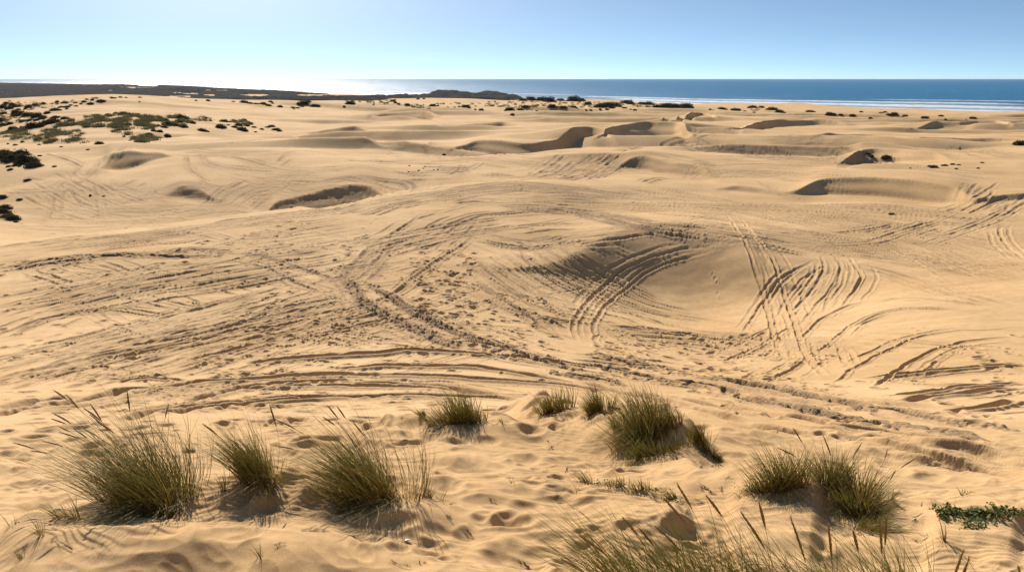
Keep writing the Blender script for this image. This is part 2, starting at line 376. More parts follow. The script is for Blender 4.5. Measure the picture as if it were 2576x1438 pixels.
tid = 0
def rut(p, wd=.22, dep=.10, n=1, spread=.6, ch=.45, rough=.6, gap=0., berm=.55):
    """n ruts side by side"""
    global tid
    W = world_line(p)
    for k in range(n):
        tid += 1
        V = W
        if n > 1:
            t = np.gradient(W, axis=0); L = np.hypot(t[:,0], t[:,1])+1e-9
            off = (k-(n-1)/2)*spread+rng.normal()*spread*.12
            V = W+np.stack([-t[:,1]/L, t[:,0]/L], 1)*off
        sc_ = rng.uniform(.8, 1.2)
        stamp(V, wd*.74*rng.uniform(.85, 1.15), dep*.9*sc_, berm=berm, ch=ch, rough=rough, seed=tid*1.37, gap=gap)
        t = np.gradient(V, axis=0); L = np.hypot(t[:,0], t[:,1])+1e-9; nn = np.stack([-t[:,1]/L, t[:,0]/L], 1)
        for q_ in range(2):                  # thinner, older lines beside it
            i0 = int(rng.uniform(0, .3)*len(V)); i1 = int(len(V)*rng.uniform(.6, 1)); Vq = V[i0:i1]+nn[i0:i1]*rng.choice([-1, 1])*(wd+rng.uniform(.15, 1.0))
            if len(Vq) > 4: stamp(Vq, .12, min(dep*.5, .06), berm=.7, ch=ch*.5, rough=.6, seed=tid*3.1+q_, gap=.1)

def band(p, width, n, wd=.12, dep=.05, ch=.3):
    """a swathe of fine broken streaks"""
    global tid
    W = world_line(p); t = np.gradient(W, axis=0); L = np.hypot(t[:,0], t[:,1])+1e-9; nn = np.stack([-t[:,1]/L, t[:,0]/L], 1)
    for k in range(int(n*1.3)):
        tid += 1; off = rng.uniform(-.5, .5)*width
        i0 = int(rng.uniform(0, .5)*len(W)); i1 = int(i0+rng.uniform(.35, .9)*len(W)); V = (W+nn*off)[i0:i1]
        if len(V) > 4: stamp(V, wd*rng.uniform(.7, 1.4), dep*rng.uniform(.5, 1.3), ch=ch, rough=.8, seed=tid*.77, gap=.35)

# diagonals running from upper left to lower right behind the bowl
for p in [[(0,100),(200,150),(400,200),(700,240),(900,290),(1130,340)],[(0,140),(300,190),(600,230)],[(600,60),(900,130),(1200,200),(1500,290),(1800,330),(2100,380),(2600,430)],
          [(1150,250),(1500,300),(1900,350),(2300,420),(2600,450)],[(1450,340),(1700,370),(2100,430),(2600,540)],[(1360,380),(1700,460),(2000,560),(2300,640),(2600,690)],
          [(0,30),(300,60),(700,110),(1000,160),(1300,200),(1700,270)],[(900,240),(1200,290),(1600,330),(2000,400),(2600,500)]]:
    rut(c6(p), .2, .12, n=2, spread=.9, ch=.5, gap=.1)
band(c6([(-300,40),(200,90),(700,160),(1200,230),(1700,320),(2200,400),(2600,460)]), 7, 46, dep=.07)
band(c6([(300,-20),(700,60),(1100,150),(1500,230)]), 6, 24, dep=.06)
band(c3([(0,970),(300,1020),(600,1080),(900,1160),(1200,1230)]), 5, 26, dep=.08)
band(c3([(60,1150),(300,1200),(700,1260),(1000,1290)]), 5, 18, dep=.07)
# arcs over the rim of the bowl
for p in [[(2700,190),(2568,160),(2300,140),(2000,110),(1800,50),(1500,20),(1200,35),(1000,50),(870,90),(800,130),(740,190),(690,250)],
          [(2700,240),(2568,210),(2200,150),(1900,80),(1700,30),(1300,5),(1100,15)],
          [(2300,110),(2000,60),(1750,20),(1500,-10)]]:
    rut(c5(p), .26, .17, n=2, spread=.7, ch=.9, rough=1.0)
band(c5([(1200,5),(1600,20),(1900,70),(2200,130),(2600,190)]), 4, 26, wd=.16, dep=.10, ch=.8)
for p in [[(620,30),(480,120),(330,210),(230,280),(170,350),(100,400),(-60,470)],[(870,30),(700,90),(600,160),(450,240),(350,290),(300,350),(240,420),(200,500)],
          [(780,10),(560,80),(400,170),(280,240),(200,330),(150,430)],[(860,110),(780,170),(730,240),(700,300)],
          [(1060,70),(1000,140),(940,200),(860,270),(740,340),(600,440),(500,520),(400,590),(280,660),(150,740),(0,830)],[(990,70),(930,150),(860,210),(780,280)],
          [(700,150),(620,200),(580,260),(560,300)]]:
    rut(c5(p), .24, .13, ch=.45)
for p in [[(30,450),(120,540),(180,620),(280,700),(400,770),(560,840),(700,900),(850,960),(1000,1000)],
          [(200,500),(300,560),(400,620),(550,720),(700,790),(850,860),(1000,920),(1200,970),(1400,1040),(1600,1100),(1800,1160)]]:
    rut(c5(p), .30, .19, ch=1.0, rough=1.3, n=2, spread=.45)
for p in [[(950,330),(1050,430),(1150,500),(1250,580),(1400,660),(1440,690)],[(940,470),(1080,570),(1200,650),(1350,750),(1450,830),(1560,880),(1650,920)],
          [(1280,270),(1330,380),(1450,470),(1600,560),(1750,630),(1950,700),(2150,760),(2350,820),(2568,840)],
          [(1330,350),(1500,440),(1700,550),(1900,620),(2050,680),(2250,740),(2568,785)],[(1400,740),(1550,810),(1640,830)],
          [(1290,780),(1400,840),(1520,890),(1600,920)],[(1180,640),(1260,700),(1400,790),(1500,860)]]:
    rut(c5(p), .26, .19, ch=.85, rough=.9)
for p in [[(1290,250),(1500,260),(1700,245),(1900,215),(2100,185),(2300,170)],[(1280,230),(1500,215),(1700,200),(1950,180)],[(1350,300),(1500,380),(1650,450),(1800,500)],
          [(1450,280),(1600,370),(1750,450),(1900,500),(2100,560),(2300,660)],[(1900,230),(2050,290),(2200,340)],[(1750,300),(1950,410)],
          [(1150,300),(1300,400),(1450,520),(1600,620)],[(1050,360),(1200,460),(1400,600),(1600,740)],[(900,350),(1000,440),(1150,560),(1300,650)],
          [(1900,720),(2100,800),(2300,880)],[(1850,760),(2000,860),(2250,960)],[(1850,640),(2050,720),(2250,790),(2500,830)]]:
    rut(c5(p), .2, .11, ch=.4, gap=.15)
band(c5([(1100,150),(1300,190),(1500,160),(1700,150)]), 9, 22, wd=.2, dep=.12, ch=.5)
band(c5([(1300,180),(1500,260),(1700,350)]), 5, 10, wd=.18, dep=.08, ch=.3)
# left side
for p in [[(-50,445),(150,420),(300,390),(500,370),(700,335),(900,330),(1100,320),(1300,295),(1450,290),(1550,310)],[(-50,415),(150,390),(300,360),(600,330),(900,320),(1200,330),(1450,330),(1600,350)]]:
    rut(c4(p), .28, .2, n=2, spread=.55, ch=1.1, rough=1.2, gap=.05)
for p in [[(1550,300),(1750,320),(1900,360),(2100,420),(2250,470),(2400,520)],[(1550,350),(1800,400),(1950,460),(2050,520),(2300,600)]]:
    rut(c4(p), .26, .16, ch=.9, rough=1.2)
for p in [[(-50,270),(300,225),(600,190),(700,185)],[(500,285),(900,245),(1200,190),(1500,150),(1800,110),(2100,100),(2400,60)],[(1450,270),(1700,220),(2000,160),(2300,110)],
          [(600,300),(900,260),(1200,235),(1500,200)],[(1600,130),(1900,90),(2300,30)],[(-60,700),(300,610),(600,530),(900,440),(1150,370)],
          [(-60,770),(200,690),(500,620),(800,550),(1000,460),(1300,430),(1550,360)],[(-60,900),(200,820),(400,750),(700,700)],
          [(-60,1215),(300,1120),(600,1020),(900,960),(1200,850),(1560,800)],[(1250,920),(1600,820),(2000,720),(2200,620)]]:
    rut(c4(p), .22, .13, n=2, spread=.8, ch=.6, gap=.2)
for p in [[(1000,470),(1200,560),(1400,640),(1550,660)],[(1110,390),(1300,460),(1500,530),(1750,600)],[(820,560),(1050,640),(1300,690),(1500,690)],[(500,700),(800,700),(1200,745)],[(650,370),(900,450),(1100,540)],[(180,430),(400,500),(600,560)],
          [(-60,1095),(400,970),(800,860),(1200,740),(1600,660),(1900,590)],[(700,1200),(1200,1060),(1700,900),(2150,720),(2400,560)],[(900,1180),(1500,1000),(2000,840),(2400,640)],
          [(1100,1180),(1500,1080),(1900,900),(2300,760),(2568,640)],[(-60,1260),(300,1180),(700,1060),(1100,960)],[(1900,1000),(2200,900),(2568,700)],
          [(2000,740),(2300,800),(2568,840)],[(2150,790),(2400,850),(2700,900)],[(1900,870),(2200,900),(2600,970)]]:
    rut(c4(p), .22, .10, n=2, spread=.85, ch=.25, gap=.08)
band(c4([(0,650),(500,570),(1000,480),(1500,380)]), 6, 30, dep=.07, ch=.4)
band(c4([(0,1150),(600,1000),(1200,850),(1900,650),(2300,550)]), 7, 44, wd=.16, dep=.07, ch=.3)
band(c4([(0,300),(700,220),(1400,130),(2200,30),(2600,-30)]), 6, 40, wd=.18, dep=.09, ch=.5)
band(c4([(1200,240),(1700,260),(2200,200),(2568,150)]), 9, 40, wd=.18, dep=.06, ch=.3)
band(c5([(-100,560),(100,480),(250,330),(400,180)]), 3, 16, wd=.2, dep=.1, ch=.7)
band(c5([(0,830),(300,860),(600,900),(900,960)]), 4, 24, wd=.16, dep=.07, ch=.3)
band(c5([(1600,1000),(2000,1050),(2500,1100)]), 3.5, 22, wd=.18, dep=.09, ch=.5)
band(c6([(0,880),(400,950),(800,980),(1200,990)]), 5, 30, wd=.16, dep=.07, ch=.3)
band(c6([(0,1130),(600,1200),(1200,1330),(2000,1390)]), 3, 26, wd=.18, dep=.08, ch=.4)
band(c4([(200,1400),(900,1300),(1700,1240),(2600,1230)]), 3, 26, wd=.18, dep=.08, ch=.3)
# far tracks
for p in [[(640,700),(560,800),(430,920),(400,1000),(380,1100),(300,1190)],[(720,730),(600,870),(480,950),(450,1080),(440,1140)],[(760,700),(680,820),(560,900),(500,960)],[(330,650),(500,700),(620,760)],
          [(540,960),(620,1040),(900,1070),(1250,1110)],[(520,930),(600,1020),(720,1060)],[(740,860),(780,1000),(830,1160)],[(700,860),(720,1000),(740,1160)],
          [(1400,640),(1800,690),(2100,770),(2400,800)],[(1520,650),(1600,740),(1900,780),(2200,790)],[(1480,650),(1550,710),(1700,760)],[(1400,660),(1420,760),(1480,810),(1600,880)],
          [(1520,840),(1560,900),(1600,900)],[(800,740),(880,660),(960,590)],[(780,720),(850,660),(930,600)],[(760,700),(850,620)],
          [(880,910),(960,880),(1050,840)],[(1030,910),(1110,870)],[(960,1000),(1100,960),(1170,900)],[(1000,1000),(1130,970),(1200,900)],[(800,1040),(950,1020),(1100,960)],
          [(2080,740),(2150,660),(2250,630),(2576,660)],[(2100,760),(2200,690)],[(1700,590),(1760,570),(1850,560),(2000,540)]]:
    rut(c1(p), .28, .17, ch=.4)
for p in [[(1570,1040),(1650,950),(1750,900),(1900,840)],[(1640,1050),(1720,960),(1850,900),(2000,850)],[(1700,1060),(1850,950),(2000,900),(2300,850)],[(1780,1060),(1930,960),(2100,900)],
          [(1850,1080),(2000,960),(2150,890)],[(1900,1080),(2050,960),(2200,880)],[(1530,1040),(1600,960),(1700,880)]]:
    rut(c1(p), .3, .24, ch=.5)
band(c1([(300,800),(500,900),(700,1000),(1000,1080),(1600,1130)]), 12, 30, wd=.22, dep=.10, ch=.3)
band(c1([(0,1160),(600,1180),(1200,1160),(1800,1100)]), 14, 34, wd=.2, dep=.09, ch=.3)
band(c1([(1300,640),(1700,650),(2300,640)]), 8, 20, wd=.25, dep=.12, ch=.5)
band(c1([(0,880),(300,900),(600,860)]), 12, 14, wd=.2, dep=.1, ch=.3)
band(c1([(1600,760),(2000,800),(2576,810)]), 9, 16, wd=.2, dep=.1, ch=.3)
for k in range(12):                          # scraped streaks on the central flank
    ox = 1380+k*52+rng.uniform(-15,15); y0 = 860-abs(k-7)*5+rng.uniform(-15,10); ln = rng.uniform(.6,1.2); rut(c2([(ox,y0),(ox+130*ln,y0-70*ln),(ox+230*ln,y0-150*ln)]), .3, .2, ch=.7, gap=.2)
for k in range(7):
    ox = 1760+k*36+rng.uniform(-10,10); rut(c2([(ox,740+rng.uniform(-10,10)),(ox+70,700),(ox+130,650)]), .3, .2, ch=.7, gap=.15)
band(c2([(1000,830),(1500,830),(2000,760)]), 10, 30, wd=.22, dep=.12, ch=.6)
for p in [[(0,680),(300,710),(700,710),(1050,690)],[(0,700),(400,725),(700,720)],[(100,830),(400,850),(520,880),(540,930),(450,970)],[(60,840),(380,870),(470,900),(490,940)],[(360,570),(395,540)],[(380,570),(415,540)],
          [(600,620),(690,560)],[(630,620),(710,560)],[(820,1030),(1000,1010),(1100,1020)],[(1200,1000),(1600,1030),(2000,1110),(2600,1250)],[(1300,1060),(1600,1070),(1900,1130),(2400,1230)],
          [(1400,915),(1600,930),(1800,950)],[(1700,870),(2100,960),(2576,1000)],[(2250,870),(2350,840),(2470,835)],[(2280,885),(2380,850),(2500,845)],[(900,800),(1000,740),(1050,710)],[(780,820),(870,780),(900,730)],
          [(2100,640),(2250,600)],[(2040,640),(2200,600)],[(2530,590),(2600,540)]]:
    rut(c2(p), .28, .18, ch=.6, gap=.1)
band(c2([(600,1010),(1000,930),(1400,900),(1800,950),(2400,1000)]), 7, 50, wd=.2, dep=.1, ch=.6)
band(c2([(0,1130),(400,1020),(800,960),(1200,930)]), 7, 40, wd=.2, dep=.1, ch=.6)
band(c2([(300,740),(700,770),(1000,760)]), 14, 16, wd=.22, dep=.14, ch=.8)
band(c2([(0,600),(300,580),(600,700)]), 10, 10, wd=.2, dep=.1, ch=.3)
for p in [[(550,850),(700,920),(830,990)],[(1930,1120),(2200,990),(2400,860)],[(2130,1010),(2160,950),(2230,870)],[(2100,1090),(2300,980),(2350,930)],[(2150,1110),(2380,1000),(2520,960)],[(2250,1140),(2450,1060),(2600,960)],
          [(1100,1250),(1500,1230),(2000,1170)],[(1400,1280),(1800,1210),(2100,1100)],[(2000,1260),(2300,1150),(2500,1040)],[(2430,1130),(2480,1080),(2600,1010)],[(0,560),(90,520),(200,470)],[(30,580),(120,540),(250,500)],[(0,530),(60,490),(90,470)],
          [(20,850),(70,760),(130,720)],[(80,850),(150,800)]]:
    rut(c3(p), .26, .13, ch=.3, berm=.35)
band(c3([(-100,600),(200,600),(500,640),(800,690),(1200,700)]), 9, 36, wd=.22, dep=.12, ch=.7)
band(c3([(500,620),(1000,640),(1400,720),(1800,760),(2400,790)]), 9, 34, wd=.2, dep=.1, ch=.5)
band(c3([(300,770),(700,820),(1000,820)]), 6, 14, wd=.2, dep=.1, ch=.4)
band(c3([(950,1030),(1300,1040),(1700,1080)]), 5, 26, wd=.16, dep=.06, ch=.3)
band(c3([(1900,580),(2300,640),(2576,690)]), 9, 22, wd=.2, dep=.1, ch=.5)
band(c3([(500,560),(900,550),(1300,545)]), 8, 14, wd=.2, dep=.1, ch=.4)

for k in range(26):                          # older, fainter lines everywhere between the fresh ones
    x0 = rng.uniform(-100, 1100); v0 = rng.uniform(520, 1000); ln = rng.uniform(250, 900); sl_ = rng.choice([-.30, -.15, .12, .28, .45])+rng.normal()*.05; cu = rng.normal()*.06
    rut([(x0+ln*t, v0+ln*t*sl_*(v0/900)+cu*ln*4*t*(1-t)) for t in (0, .33, .66, 1)], .18, .045, n=2, spread=1.1, ch=.22, gap=.15)
for (xa, va, xb, vb, w_, n_) in [(1500,470,2576,640,9,60),(0,520,1100,500,14,40),(1100,500,1900,540,8,50),(1300,420,2200,440,14,30),(900,380,1500,420,16,24),(1700,400,2576,440,14,34),(1500,500,2576,560,9,40),(900,640,1300,560,5,30),(2000,520,2576,700,10,40),(0,800,900,640,8,50),(0,980,1000,760,7,50),(1200,640,1500,860,5,34),(1500,830,2100,900,4,30)]:
    xm, vm = (xa+xb)/2, (va+vb)/2-8; band([(xa,va),(xm,vm),(xb,vb)], w_, n_, wd=.15, dep=.085, ch=.35)
# heavy, many-times driven lane across the lower part
heavy = [c5([(-100,1012),(300,1010),(500,990),(800,1000),(1100,1020),(1350,1040),(1500,1080)]),
 c5([(-100,1110),(200,1105),(400,1090),(700,1100),(1000,1110),(1300,1150),(1600,1200),(1900,1260)]),
 c5([(-100,1155),(300,1150),(600,1160),(900,1180),(1200,1200),(1500,1220),(1800,1260),(2200,1330),(2568,1400)]),
 c5([(-100,1220),(300,1215),(700,1235),(1100,1290),(1400,1310),(1700,1350)]), c5([(-100,1310),(400,1300),(900,1310),(1300,1330)]),
 c5([(700,900),(1100,960),(1400,1040),(2100,1150),(2568,1250)]), c5([(1500,1130),(1650,1160),(1800,1180),(2000,1230)]),
 c5([(1730,1080),(1950,1120),(2150,1170),(2300,1210)]), c5([(1780,1010),(1900,1040),(2100,1100)]),
 c6([(180,1140),(400,1180),(700,1220),(900,1260),(1100,1300),(1350,1350),(1500,1390),(1750,1410)]),
 c6([(300,1270),(600,1310),(850,1350),(1100,1400),(1250,1440)]), c6([(0,1290),(400,1370),(700,1430)]), c6([(-50,1185),(200,1210),(450,1240),(560,1275)]),
 c6([(1420,1170),(1650,1165),(1900,1135),(2200,1110),(2600,1070)]), c6([(1500,1300),(1800,1290),(2100,1250),(2600,1200)]), c6([(1650,1210),(2000,1230),(2300,1210)]),
 fD([(-400,-60),(0,30),(200,60),(400,110),(640,160),(800,190),(1050,210),(1200,250),(1450,290),(1700,310),(1950,340)]), fD([(-300,60),(0,150),(250,190),(500,240),(750,290),(1000,320)]),
 fD([(-400,140),(0,220),(300,270),(500,320),(800,350),(1050,380),(1300,420),(1600,470),(2100,570)]), fD([(-300,270),(0,340),(400,400),(800,470),(1200,550),(1500,600),(1800,660),(2100,750)]),
 fD([(400,400),(900,440),(1300,500),(1600,530),(2000,600)]), fD([(1050,320),(1200,350),(1400,390),(1600,420)]), fD([(1080,130),(1400,90),(1700,50),(2013,10)]), fD([(1400,200),(1700,180),(2013,120)]),
 c4([(-60,1430),(250,1390),(600,1350)]), c4([(60,1390),(300,1330),(500,1320),(700,1300)]), c4([(720,1330),(850,1270),(1100,1250),(1400,1210),(1700,1190),(2100,1160),(2600,1150)]),
 c4([(1250,1330),(1500,1290),(1800,1220),(2200,1195),(2600,1190)]), c4([(1150,1420),(1400,1380),(1900,1340),(2300,1310),(2600,1310)]), c4([(1690,1080),(1900,1050),(2200,1030),(2600,1010)]),
 c4([(800,1200),(1000,1180),(1300,1190)]), fC([(400,-60),(900,60),(1400,130),(2013,230)]), fC([(900,60),(1400,180),(2013,330)]), fB([(-200,60),(300,20),(700,10),(1300,20),(1900,80)]),
 fB([(-100,150),(300,110),(700,95),(1200,85),(1900,110)]), fA([(300,170),(700,110),(1000,60)]), fA([(900,280),(1200,210),(1600,160),(2100,120)])]
for i, p in enumerate(heavy):
    rut(p, .36, .30 if i not in (6,7,8,9,10,12,16,17,21) else .30, ch=.5 if i not in (6,7,8,9,10,12,16,17,21) else 1.3, rough=.5 if i not in (6,7,8,9,10,12,16,17,21) else 1.8, berm=.6)
# crossing pairs over the bowl (sharp, recent)
for p in [[(2700,210),(2568,260),(2400,280),(2200,330),(2050,390),(1950,450),(1850,540),(1750,640),(1680,740),(1640,830),(1680,930)],
          [(2700,260),(2568,310),(2400,345),(2250,390),(2150,440),(2050,520),(1950,600),(1850,700),(1790,800),(1800,900),(1850,960)]]:
    rut(c5(p), .24, .13, ch=.3, berm=.8)
for p in [[(500,20),(590,150),(640,230),(700,380),(750,520),(780,640),(820,780),(850,920),(920,1030),(1000,1090)],
          [(600,60),(680,150),(760,240),(840,370),(880,500),(920,620),(970,760),(1020,900),(1080,1040),(1170,1130),(1260,1190)]]:
    rut(c6(p), .26, .13, ch=.3, berm=.8)
for p in [[(1130,350),(1000,420),(900,480),(830,560),(760,660),(700,750),(630,860)],
          [(1250,380),(1120,430),(1030,500),(940,600),(890,700),(850,760)],
          [(1160,320),(1190,400),(1160,480),(1090,580),(1010,670),(960,720)],
          [(1230,290),(1300,400),(1280,480),(1220,580),(1140,660),(1060,760),(1000,830)],
          [(1290,330),(1310,420),(1280,520),(1220,620),(1180,720)],
          [(1340,320),(1410,400),(1440,470),(1410,550),(1350,630),(1320,680)],
          [(980,960),(1060,880),(1140,790),(1260,710),(1400,660),(1600,630),(1850,625),(2100,645),(2300,665),(2560,690)],
          [(1120,1030),(1200,950),(1290,870),(1400,790),(1560,720),(1750,690),(1950,685),(2150,700),(2340,715)],
          [(1240,1220),(1330,1160),(1420,1090),(1540,1020),(1680,950),(1850,890),(2050,850),(2300,835),(2600,825)],
          [(1530,1240),(1620,1180),(1720,1100),(1850,1020),(2000,960),(2150,920),(2350,900),(2600,880)]]:
    rut(c6(p), .21, .10, ch=.25)
for p in [[(1270,930),(1300,1000),(1340,1070),(1390,1110)],[(1100,900),(1110,980),(1130,1030)],[(0,720),(150,750),(300,770),(500,800),(760,815)],
          [(0,790),(150,820),(350,850),(600,865),(780,870)],[(1060,830),(1300,845),(1600,860),(1900,870)],[(860,900),(1200,890),(1500,900),(1800,930),(2100,945),(2600,960)],
          [(450,1000),(600,920),(760,850),(900,760)],[(500,1060),(700,960),(850,880),(1000,790)],[(600,1190),(800,1090),(1000,1000),(1150,900)],[(760,1220),(950,1120),(1100,1010)],
          [(2480,70),(2410,120),(2410,190),(2460,270),(2600,370)],[(1450,240),(1700,160),(1900,100),(2050,80)],[(1600,240),(1850,150),(2000,110)],
          [(1820,260),(2050,180),(2250,110),(2400,60),(2568,-20)],[(1200,170),(1450,150),(1700,100)],[(1100,250),(1400,255),(1700,215)],[(1900,210),(2150,150),(2400,40),(2480,-40)]]:
    rut(c6(p), .19, .10, ch=.25, gap=.12)
for k in range(-5, 7):                       # many wheel lines swinging down the left side of the bowl
    ox, oy = k*55+rng.uniform(-20, 20), -k*22+rng.uniform(-15, 15)
    rut(c5([(1080+ox,330+oy),(1220+ox*1.05,430+oy),(1400+ox*1.1,550+oy*.9),(1620+ox*1.1,650+oy*.8),(1850+ox,720+oy*.6),(2150+ox,780+oy*.4)]), .2, rng.uniform(.07, .14), ch=.5, gap=.12)
def clods(p, n, w_):
    W = world_line(p)
    for _ in range(n):
        i = rng.integers(0, len(W)-1); t = rng.random(); X, Y = W[i]*(1-t)+W[i+1]*t+rng.normal(size=2)*[w_*.6, w_]
        r_ = rng.uniform(.05, .13); rr = r_*2.2
        q0 = max(int(((X-rr)/Y-A[0])/dA), 0); q1 = min(int(((X+rr)/Y-A[0])/dA)+2, NA); r0 = max(np.searchsorted(DR, Y-rr), 0); r1 = min(np.searchsorted(DR, Y+rr)+1, ND)
        if q1-q0 < 2 or r1-r0 < 2: continue
        q = ((XX[r0:r1, q0:q1]-X)**2+(DR[r0:r1][:,None]-Y)**2)/(r_*r_); g = np.exp(-q**1.5)
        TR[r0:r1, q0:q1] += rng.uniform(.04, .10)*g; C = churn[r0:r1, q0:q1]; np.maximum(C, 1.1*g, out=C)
for i in (6, 7, 8, 9, 10, 12, 16, 17, 21): clods(heavy[i], 130, .22)
clods(c5([(30,450),(120,540),(180,620),(280,700),(400,770),(560,840),(850,960)]), 220, .35); clods(c5([(200,500),(400,620),(700,790),(1000,920),(1400,1040)]), 220, .3)
clods(c4([(0,440),(300,390),(700,335),(1300,295),(1550,310)]), 200, .4); clods(c5([(1300,5),(1700,30),(2200,130),(2568,200)]), 200, .5)
# avalanche flutes running down the slip faces are fine streaks in the sand material bump
# ------------------------------------------------------------------ footprints and small hollows
def pits(n, xr, vr, size, dep, mask=None, world=None, clods=0.):
    for k in range(n):
        if world is None:
            x, v = rng.uniform(*xr), rng.uniform(*vr)
            X, Y, _ = at(x, v, ZS)
        else: X, Y = world[k]
        if Y > 140: continue
        if mask is not None and rng.random() > mask(X, Y): continue
        s = size*rng.uniform(.6, 1.35); e = rng.uniform(1, 1.9); th = rng.uniform(0, math.pi); c, s_ = math.cos(th), math.sin(th)
        d = dep*rng.uniform(.4, 1.4)*(s/size); rr = s*e*2.0
        q0 = max(int(((X-rr)/Y-A[0])/dA), 0); q1 = min(int(((X+rr)/Y-A[0])/dA)+2, NA); r0 = max(np.searchsorted(DR, Y-rr), 0); r1 = min(np.searchsorted(DR, Y+rr)+1, ND)
        if q1-q0 < 2 or r1-r0 < 2: continue
        dx = XX[r0:r1, q0:q1]-X; dy = DR[r0:r1][:,None]-Y
        u_ = (dx*c+dy*s_)/(s*e); v_ = (-dx*s_+dy*c)/s; q = np.sqrt(u_*u_+v_*v_)
        TR[r0:r1, q0:q1] += d*(-np.exp(-q**3*1.6)+.42*np.exp(-((q-1.25)/.34)**2))
        if clods: 
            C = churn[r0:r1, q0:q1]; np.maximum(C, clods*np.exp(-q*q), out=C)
def nmask(sc, th, off=0):
    return lambda X, Y: float(np.clip((noise(np.array([X/sc+off]), np.array([Y/sc+off]))[0]-th)*4, 0, 1))
pits(800, (0, 1150), (600, 1060), .16, .085, nmask(4, -.15))
pits(420, (0, 1000), (540, 700), .22, .10, nmask(6, 0), clods=.25)
pits(380, (600, 1350), (600, 900), .15, .08, nmask(4, -.1, 3))
pits(170, (1040, 1200), (630, 800), .22, .11)
pits(150, (1150, 1400), (740, 900), .17, .09)
pits(650, (0, 2576), (900, 1130), .16, .09, nmask(3, -.1, 7))
pits(350, (1850, 2576), (820, 1050), .16, .08, nmask(4, .05, 9))
pits(260, (1500, 1950), (840, 960), .2, .10)
pits(420, (0, 2576), (1060, 1200), .14, .07, nmask(2, .05, 5))
pits(400, (0, 2576), (500, 600), .18, .05, nmask(8, 0, 2))
pits(45, (800, 1850), (1190, 1440), .12, .05)
pits(45, (0, 2576), (1180, 1440), .11, .045)
for (x, v, s, d) in [(1310,1405,.22,.11),(1190,1225,.15,.07),(1400,1200,.17,.08),(1480,1385,.16,.07),(1290,1335,.1,.05),(1240,1300,.12,.05),(60,1167,.13,.06),(60,1185,.12,.08),(130,1185,.12,.05),
                     (70,1255,.16,.06),(1270,1225,.12,.06),(1100,1395,.14,.06),(1850,1165,.14,.06),(2280,1260,.14,.06),(2340,1205,.13,.06),(2240,1165,.13,.05),(380,1130,.12,.06),(420,1150,.14,.06),
                     (2440,1210,.13,.05),(720,1345,.14,.08),(820,1350,.13,.07),(1010,1385,.13,.05),(600,1425,.15,.06),(1380,1225,.13,.07),(1370,1405,.15,.06),(2310,1395,.2,.05)]:
    X, Y, _ = at(x, v, ZS); pits(1, None, None, s, d, world=[(X, Y)])
# a line of footprints down into the bowl
pits(5, None, None, .13, .07, world=[at(x, v, ZS)[:2] for x, v in [(1793,688),(1800,700),(1803,712),(1806,737),(1812,750)]])
pits(14, None, None, .15, .1, world=[at(2455+7*i+5*math.sin(i*2), 880+9*i, ZS)[:2] for i in range(14)])

lp = .08+.0014*DD; TR = np.where(TR > 0, lp*np.tanh(TR/lp), -2.2*lp*np.tanh(-TR/(2.2*lp)))
soft = 1-.35*nf                              # wind has softened the marks on the near mounds
Z = Z+TR*soft*(1+.15*smooth(14, 32, YY))
Z += (1-smooth(10, 30, YY))*noise(XX*9, YY*9)*.003

def sheet(name, X, Y, Zz, mat, attrs):
    r, c = X.shape
    V = np.stack([X, Y, Zz], -1).reshape(-1, 3)
    idx = np.arange(r*c, dtype=np.int32).reshape(r, c)
    Fc = np.stack([idx[:-1,:-1], idx[:-1,1:], idx[1:,1:], idx[1:,:-1]], -1).reshape(-1, 4)
    return mesh_from(name, V, Fc, mat, attrs=attrs)

# ------------------------------------------------------------------ materials
def mat(name):
    m = bpy.data.materials.new(name); m.use_nodes = True; t = m.node_tree; t.nodes.clear()
    o = t.nodes.new('ShaderNodeOutputMaterial'); return m, t, o
def node(t, typ, **kw):
    n_ = t.nodes.new(typ)
    for k_, v_ in kw.items(): setattr(n_, k_, v_)
    return n_
def ramp(t, stops):
    r_ = t.nodes.new('ShaderNodeValToRGB'); e = r_.color_ramp.elements
    while len(e) < len(stops): e.new(.5)
    for i, (p_, c_) in enumerate(stops): e[i].position = p_; e[i].color = (*c_, 1)
    return r_
def mixc(t, fac, a, b, mode='MIX'):
    m_ = t.nodes.new('ShaderNodeMix'); m_.data_type = 'RGBA'; m_.blend_type = mode
    for sock, val in ((m_.inputs[0], fac), (m_.inputs[6], a), (m_.inputs[7], b)):
        if hasattr(val, 'links') or isinstance(val, bpy.types.NodeSocket): t.links.new(val, sock)
        elif isinstance(val, (int, float)): sock.default_value = val
        else: sock.default_value = (*val, 1)
    return m_.outputs[2]

